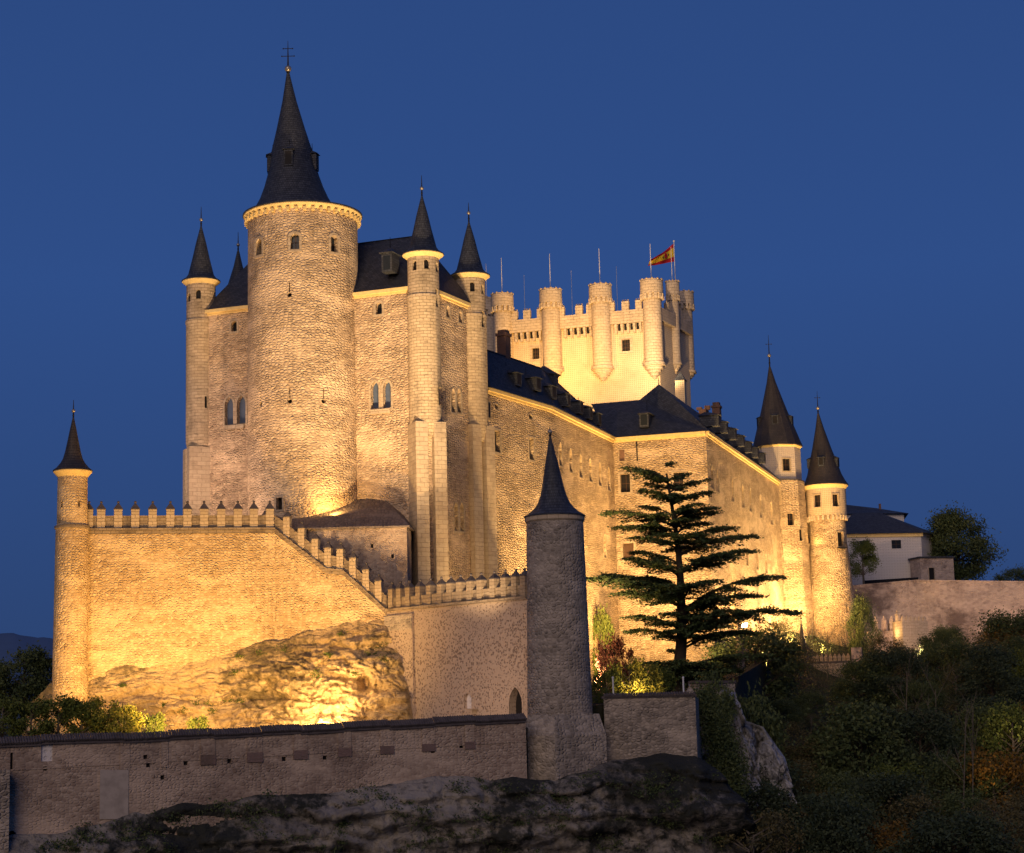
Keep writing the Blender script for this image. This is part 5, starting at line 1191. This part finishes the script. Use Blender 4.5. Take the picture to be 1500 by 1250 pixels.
def slope_trees():
    KD = [tree_meshes(1, 11, 10, 2.2, 52, 323, 0.163, 'dleaf'), tree_meshes(2, 9, 9, 1.5, 44, 323, 0.136, 'bleaf'), tree_meshes(3, 13, 8, 3.0, 42, 323, 0.170, 'dleaf', 'palebark', .8), tree_meshes(4, 7, 8, .8, 36, 289, 0.163, 'dleaf')]
    OL = tree_meshes(5, 8, 7, 1.6, 34, 221, 0.150, 'oleaf', 'palebark'); XL = tree_meshes(9, 10, 9, 2.0, 52, 330, .16, 'xleaf'); GL = tree_meshes(6, 8, 7.5, 1.4, 36, 255, 0.163, 'gleaf', 'palebark')
    rn = random.Random(4)
    BT = tree_meshes(7, 11, 10.5, 1.6, 80, 330, 0.190, 'dleaf')
    B2 = tree_meshes(8, 12, 7, 3.0, 40, 120, 0.136, 'bleaf', 'palebark', -.6)
    def put(x, ytop, D, kind, label, group=None, ws=1.0, name='broadleaf_tree', zg=None):
        hs = {0: 11, 1: 9, 2: 13, 3: 7, 4: 8, 5: 8, 6: 11, 7: 12, 8: 10}[kind]; P = PD(x, ytop, D); zg = slope_z(P.x, min(D, 396)) - .6 if zg is None else zg; H = max(3.5, P.z - zg); k = H / hs; k2 = min(max(k, .55), 1.5)
        return plant_tree(name, (KD + [OL, GL, BT, B2, XL])[kind], (P.x, D, zg), label, 'tree', group, rn.uniform(0, 6.28), (k2 * ws, k2 * ws, k))
    put(1398, 757, 436, 6, 'big round dark tree against the sky behind the retaining wall', None, 1.0, zg=30)
    put(1486, 838, 470, 3, 'small flat dark tree crown above the retaining wall at the right edge', zg=27)
    put(1262, 793, 412, 5, 'thin pale-trunked tree in front of the white house', None, .8, zg=30)
    put(1135, 918, 322, 1, 'dark bushy tree lit from behind, beside the right branches of the cedar', None, 1.0)
    put(1105, 935, 300, 3, 'low dark bush between the cedar and the bushy backlit tree', None, 1.2)
    put(1263, 884, 372, 3, 'narrow dark tree at the foot of the far right castle tower', None, .42)
    put(1298, 936, 350, 1, 'dark round tree hiding the foot of the pale tower stub', None, .95)
    put(1388, 922, 372, 0, 'dark broad tree under the middle of the retaining wall', None, 1.0)
    put(1480, 905, 350, 0, 'tall dark tree at the right edge in front of the retaining wall', None, 1.15)
    put(1437, 944, 340, 1, 'dark tree between the broad tree and the right edge', None, 1.2)
    put(1481, 1040, 262, 5, 'pale green tree catching lamplight at the right edge', None, .9)
    put(1452, 1108, 240, 4, 'orange lamplit bush low in the right-hand thicket', None, 1.0)
    put(1186, 1018, 300, 3, 'dark bush hanging over the low merlon wall', None, 1.0)
    put(1094, 1040, 246, 3, 'ivy-dark bush in the cleft of the pale cliff', None, .8)
    put(1040, 1005, 236, 2, 'narrow dark evergreen climbing beside the garden wall corner', None, .55)
    G = 'dark trees of the unlit thicket below the castle'
    rows = [(352, 955, (1365, 1420, 1470, 1505)), (340, 966, (1275, 1335, 1380, 1425, 1475, 1510)), (315, 988, (1268, 1312, 1356, 1402, 1450, 1498)), (290, 1058, (1140, 1180, 1228, 1276, 1322, 1370, 1420, 1468, 1512)),
            (266, 1068, (1160, 1205, 1250, 1300, 1348, 1396, 1445)), (244, 1125, (1120, 1168, 1230, 1300, 1365, 1410, 1490)), (226, 1170, (1095, 1158, 1222, 1290, 1352, 1415, 1480)), (208, 1208, (1090, 1160, 1235, 1310, 1385, 1460, 1512))]
    for D, y, xs in rows:
        for x in xs:
            kd = rn.choice((0, 1, 8, 8, 2, 3, 7, 7, 4 if rn.random() < .5 else 1, 5 if rn.random() < .4 else 0)); put(x + rn.uniform(-12, 12), y + rn.uniform(-34, 16), D + rn.uniform(-5, 5), kd, 'tree in the dark overgrown thicket on the slope below the castle', G, rn.uniform(.95, 1.3))
    # bare pale stems standing in the thicket
    for i, (x, yb, yt, D) in enumerate(((1408, 1150, 1050, 235), (1422, 1140, 1035, 235), (1325, 1075, 985, 280), (1372, 1100, 1010, 262), (1210, 975, 925, 345), (1190, 965, 905, 348))):
        m = MB(); P = PD(x, yb, D); Q = PD(x + rn.uniform(-4, 8), yt, D); 
        def br(p, q, r, lv):
            m.tube(p, q, r, r * .5, 5)
            if lv:
                for _ in range(4): s = p.lerp(q, rn.uniform(.35, .95)); L = (q - p).length * rn.uniform(.3, .5); br(s, s + Vector((rn.uniform(-.6, .6), rn.uniform(-.5, .5), rn.uniform(.5, 1))).normalized() * L, r * .5, lv - 1)
        P.z -= 4; br(P, Q, .085, 2)
        tag(build('bare_tree', m, 'palebark'), ('bare thin sapling standing before the far right castle tower' if i > 3 else 'bare pale stems rising out of the dark thicket'), 'tree', 'bare saplings')
slope_trees()

def garden_plants():
    rn = random.Random(9)
    A = tree_meshes(21, 4.2, 4.6, .9, 30, 110, .16, 'gleaf', 'palebark'); B = tree_meshes(22, 4.0, 4.4, .8, 30, 110, .16, 'yleaf', 'palebark'); K = tree_meshes(23, 4.6, 4.2, .5, 30, 120, .17, 'rleaf'); Dk = tree_meshes(24, 1.6, 2.2, .2, 16, 80, .12, 'gleaf'); E = tree_meshes(25, 9, 9, 1.2, 46, 170, .22, 'dleaf')
    lab = ['leafy shrub at the far left picture edge above the boundary wall', 'dark green shrub second from the left edge above the boundary wall', 'dark shrub in the middle of the left hedge', 'dark green shrub right of the middle of the left hedge', 'yellow-green shrub in the lamplight, second from the right end of the left hedge', 'brightest yellow shrub at the right end of the left hedge']
    for i, (x, yt, m, sx) in enumerate(((4, 1027, A, 1.0), (46, 1030, A, 1.0), (86, 1026, A, 1.0), (120, 1029, A, .95), (148, 1021, B, .95), (182, 1033, B, .9))):
        P = PD(x, yt, 214 + i); k = (P.z - .1) / 4.2; plant_tree('shrub', m, (P.x, P.y, .1), lab[i], 'shrub', 'shrubs of the left hedge', rn.uniform(0, 6), (sx * 1.05, sx * 1.05, k))
    for x, yt, l in ((226, 1052, 'small round green bush at the rock foot right of the left hedge'), (289, 1055, 'low wide green bush at the rock foot behind the boundary wall')):
        P = PD(x, yt, 222); plant_tree('shrub', Dk, (P.x, P.y, .1), l, 'shrub', None, 0, (1.1, 1.1, max(.8, (P.z) / 1.5)))
    for x, yt, D, m, l, s in ((900, 935, 262, K, 'copper-leaved bush behind the garden wall left of the cedar', (1.15, 1, 1.9)), (880, 905, 300, A, 'climbing shrub against the north range beside the dark round tower', (.9, .7, 2.6)), (921, 968, 226, B, 'brilliant yellow-green bush lit by a lamp behind the garden wall', (1.0, 1, 1.35)), (943, 976, 228, B, 'smaller lamplit bush next to the cedar trunk', (.85, .9, 1.2)), (965, 985, 232, A, 'dim green bush between the lamplit bushes and the cedar trunk', (.9, .9, 1.0)), (888, 985, 224, A, 'green shrub close to the dark round tower behind the garden wall', (.8, .8, 1.1))):
        P = PD(x, yt, D); h = {id(K): 4.6, id(A): 4.2, id(B): 4.0}[id(m)] * s[2]; plant_tree('shrub', m, (P.x, P.y, P.z - h), l, 'shrub', None, rn.uniform(0, 6), s)
    for x, yt, D, s, l in ((36, 958, 262, 1.0, 'dark round tree left of the watchtower foot'), (8, 975, 266, .8, 'dark tree at the extreme left edge below the hills')):
        P = PD(x, yt, D); plant_tree('broadleaf_tree', E, (P.x, P.y, P.z - 9 * s), l, 'tree', None, x, s)
    # tufts clinging to the warm rock
    rng = np.random.default_rng(8); dg = bpy.context.evaluated_depsgraph_get(); dg.update(); R = bpy.data.objects['castle_rock']; cs = []
    for x, y, s in ((418, 952, .55), (378, 958, .5), (352, 962, .35), (258, 968, .4), (285, 1032, .5), (300, 1030, .45), (332, 1026, .5), (268, 1040, .4), (460, 985, .45), (465, 992, .4), (560, 945, .45), (545, 958, .4), (566, 965, .4), (480, 960, .3), (350, 1030, .3), (310, 1042, .35), (240, 1034, .3), (500, 930, .35), (188, 967, .25), (345, 985, .3), (520, 985, .3), (180, 1005, .25)):
        ok, loc, nn, ix = R.ray_cast(Vector((0, 0, 0)), ray(x, y).normalized(), depsgraph=dg)
        if ok: cs.append(rng.normal(size=(90, 3)) * s * np.array([1, .6, .55]) + np.array(loc) + np.array(nn) * .1)
    o = bpy.data.objects.new('rock_plants', quads_mesh('rock_plants', np.concatenate(cs), .13, 0, rng, 'gleaf')); C.objects.link(o); o['kind'] = 'stuff'
    cs = []; R = bpy.data.objects['lower_cliff']
    for k in range(520):
        x = rng.uniform(0, 1060); y = rng.uniform(1130, 1250)
        if fbm((x * .012, y * .03, 2), 3) < .02: continue
        ok, loc, nn, ix = R.ray_cast(Vector((0, 0, 0)), ray(x, y).normalized(), depsgraph=dg)
        if ok: cs.append(rng.normal(size=(70, 3)) * rng.uniform(.3, .8) * np.array([1, .6, .5]) + np.array(loc))
    o = bpy.data.objects.new('cliff_plants', quads_mesh('cliff_plants', np.concatenate(cs), .13, 0, rng, 'dleaf')); C.objects.link(o); o['kind'] = 'stuff'
    cs = []
    for k in range(160):
        v = rng.uniform(); x = 1022 + 40 * v + rng.uniform(-14, 14) + 18 * math.sin(v * 3); y = 1015 + 175 * v; P = PD(x, y, 222 - 6 * v); cs.append(rng.normal(size=(90, 3)) * .75 + np.array(P))
    o = bpy.data.objects.new('ivy', quads_mesh('ivy', np.concatenate(cs), .16, 0, rng, 'dleaf')); C.objects.link(o); o['kind'] = 'stuff'
    cs = []                                          # undergrowth on the slope
    for k in range(5200):
        D = rng.uniform(205, 385); x = rng.uniform(1075, 1530); X = PD(x, 1000, D).x; cs.append(rng.normal(size=(34, 3)) * np.array([.9, .9, .6]) + np.array([X, D, slope_z(X, D) + .7]))
    o = bpy.data.objects.new('undergrowth', quads_mesh('undergrowth', np.concatenate(cs), .115, 0, rng, 'xleaf')); C.objects.link(o); o['kind'] = 'stuff'
garden_plants()

# ------------------------------------------------------------------ floodlights (the lamps the place is lit by)
AMB, WARM, SOFT, PINK = (1.0, .56, .16), (1.0, .62, .24), (1.0, .68, .36), (1.0, .64, .42)
def flood(P, target, watts, angle=100, col=WARM, blend=.8, size=.5, parent=None, kind='SPOT'):
    L = bpy.data.lights.new('floodlight_lamp', kind); L.energy = watts; L.color = col
    if kind == 'SPOT': L.spot_size = math.radians(angle); L.spot_blend = blend; L.shadow_soft_size = size
    else: L.shadow_soft_size = size
    o = bpy.data.objects.new('floodlight_lamp', L); C.objects.link(o); P = Vector(P)
    o.rotation_euler = (Vector(target) - P).to_track_quat('-Z', 'Y').to_euler(); o.location = P
    if parent: o.parent = parent; o.location = P - root_loc(parent)
    return o
def fixture(P, target, label):
    P = Vector(P); T = thing('floodlight', label, 'floodlight', P); d = (Vector(target) - P).normalized(); q = d.to_track_quat('Z', 'Y')
    def loc(v): return P + q @ Vector(v)
    m = MB(); w, h, e = .5, .38, .3
    vs = [loc((a * w * k, b * h * k, z)) for z, k in ((-e, .7), (0, 1)) for a, b in ((-1, -1), (1, -1), (1, 1), (-1, 1))]
    m.add(vs, [(3, 2, 1, 0), (0, 1, 5, 4), (1, 2, 6, 5), (2, 3, 7, 6), (3, 0, 4, 7)]); m.tube(loc((-w - .08, 0, -.1)), P + Vector((0, 0, -1.0)), .04, .04, 6); m.tube(loc((w + .08, 0, -.1)), P + Vector((0, 0, -1.0)), .04, .04, 6); build('housing', m, 'iron', T)
    m = MB(); m.add([loc((a * w * .93, b * h * .93, -.02)) for a, b in ((-1, -1), (1, -1), (1, 1), (-1, 1))], [(0, 1, 2, 3)]); build('lens', m, 'lens', T)
    return T
KW = 1000.0
def lights():
    # curtain wall and rock: lamps on the lower terrace behind the boundary wall
    for x, w in ((60, 7), (150, 10), (250, 30), (350, 30), (430, 20)):
        P = PD(x, 1066, 222 if x < 200 else 214); P.z = 1.0; Q = PD(x + 10, 850, 237); flood(P, Q, w * KW, 120, AMB)
    P = PD(470, 1052, 228.6); P.z = .95; Q = PD(468, 1000, 236); T = fixture(P, Q, 'glaring floodlight at the rock foot behind the boundary wall'); flood(P + (Vector(Q) - P).normalized() * .35, Q, 9 * KW, 150, WARM, .9, .4, T)
    # the keep: lamps on the lower terrace shining up over the low inner wall, others on the upper terrace
    for x, D, tx, ty, w, c in ((655, 205, 475, 440, 140, SOFT), (600, 206, 585, 430, 85, SOFT), (700, 204, 600, 400, 62, SOFT), (640, 205, 690, 430, 40, SOFT)):
        P = PD(x, 1060, D); P.z = 1.3; flood(P, PD(tx, ty, 250), w * 1.22 * KW, 44, c, 1.0, .35)
    for x, w in ((170, 11), (245, 11), (325, 3)):
        P = PD(x, 800, 243.5); P.z = 25.3; flood(P, PD(x + 70, 560, 256), w * KW, 120, PINK, .9)
    P = PD(492, 749, 243.7); flood(P, PD(484, 735, 246.2), 3 * KW, 165, AMB, .9, .15)
    P = PD(515, 764, 243.6); P.z = ZD(515, 768, 243.6) + .5; flood(P, PD(500, 600, 248), 5 * KW, 120, AMB, .9, .2)
    P = PD(582, 768, 243.5); flood(P, PD(562, 600, 252), 5 * KW, 120, AMB, .9, .2)
    # north range and keep side: lamps in the garden strip
    P = PD(745, 930, 240); P.z = 13.6; flood(P, PD(700, 640, 260), 14 * KW, 110, WARM, .9)
    P = PD(800, 960, 244); P.z = 4; flood(P, PD(770, 690, 274), 120 * KW, 110, WARM, .9)
    P = PD(865, 960, 262); P.z = 5; flood(P, PD(850, 720, 296), 115 * KW, 110, WARM, .9)
    P = PD(905, 955, 285); P.z = 6; flood(P, PD(950, 740, 312), 80 * KW, 110, AMB, .9)
    P = PD(985, 950, 288); P.z = 7; flood(P, PD(985, 720, 311), 66 * KW, 110, WARM, .9)
    # cross wing side wall and right towers: lamps close to the foot of the wall
    for u, w in ((2, 66), (18, 66), (34, 62), (50, 54), (64, 42)):
        q = WS.at(u, 0) + Vector((WS.n.x, WS.n.y, 0)) * 9; q.z = lerp(8, 14.5, u / 70) + 1; R_ = WS.at(u + 3, 36); flood(q, R_, w * KW, 150, WARM, .9, .3)
    P = PD(1091, 922, 322); P.z = ZD(1091, 916, 322); T = fixture(P, (P.x - 8, P.y - 12, P.z + 6), 'glaring floodlight at the foot of the long side wall behind the cedar branches'); flood(P, PD(1095, 800, 348), 30 * KW, 130, AMB, .9, .5, T)
    P = PD(1160, 945, 362); P.z = ZD(1160, 938, 362); flood(P, PD(1162, 800, 380), 24 * KW, 130, AMB, .9)
    P = PD(1205, 965, 364); P.z = ZD(1205, 955, 364); flood(P, PD(1214, 780, 382), 28 * KW, 120, AMB, .9)
    P = PD(1192, 800, 381.5); flood(P, PD(1200, 745, 383), .8 * KW, 150, AMB, .9)
    # battlemented tower: lamps on the roofs below it
    P = PD(790, 572, 336); flood(P, PD(780, 490, 353), 26.1 * KW, 130, AMB, .9)
    P = PD(880, 588, 322); P.z = ZD(880, 570, 322); flood(P, PD(880, 490, 351), 42.7 * KW, 110, WARM, .9)
    P = PD(960, 575, 330); P.z = ZD(960, 556, 330); flood(P, PD(950, 470, 348), 23.7 * KW, 110, SOFT, .9)
    # bushes, inner wall, retaining wall
    P = PD(196, 1062, 211); P.z = 1.0; flood(P, PD(165, 1035, 218), 1.0 * KW, 110, WARM, .9, .3)
    P = PD(20, 1072, 206); P.z = 1.0; flood(P, PD(30, 1040, 216), .12 * KW, 140, WARM, .9, .3)
    P = PD(936, 1003, 222); P.z = 3.2; flood(P, PD(932, 975, 227), 2.6 * KW, 150, WARM, .9, .3)
    P = PD(600, 1075, 205); P.z = 2; flood(P, PD(680, 950, 226), 6.5 * KW, 110, PINK, .9)
    P = PD(1440, 960, 375); P.z = 14; flood(P, PD(1430, 900, 402), 16 * KW, 120, PINK, .9)
    P = PD(1348, 985, 350); P.z = 12; flood(P, PD(1338, 930, 376), 24 * KW, 70, PINK, .9)
    P = PD(1300, 925, 376); P.z = ZD(1300, 932, 376); flood(P, PD(1316, 915, 376), .8 * KW, 150, WARM, .9)
    P = PD(1455, 1140, 234); flood(P, PD(1450, 1120, 240), .3 * KW, 150, AMB, .9)
    P = PD(1478, 1075, 256); flood(P, PD(1482, 1060, 262), .5 * KW, 150, SOFT, .9)
lights()
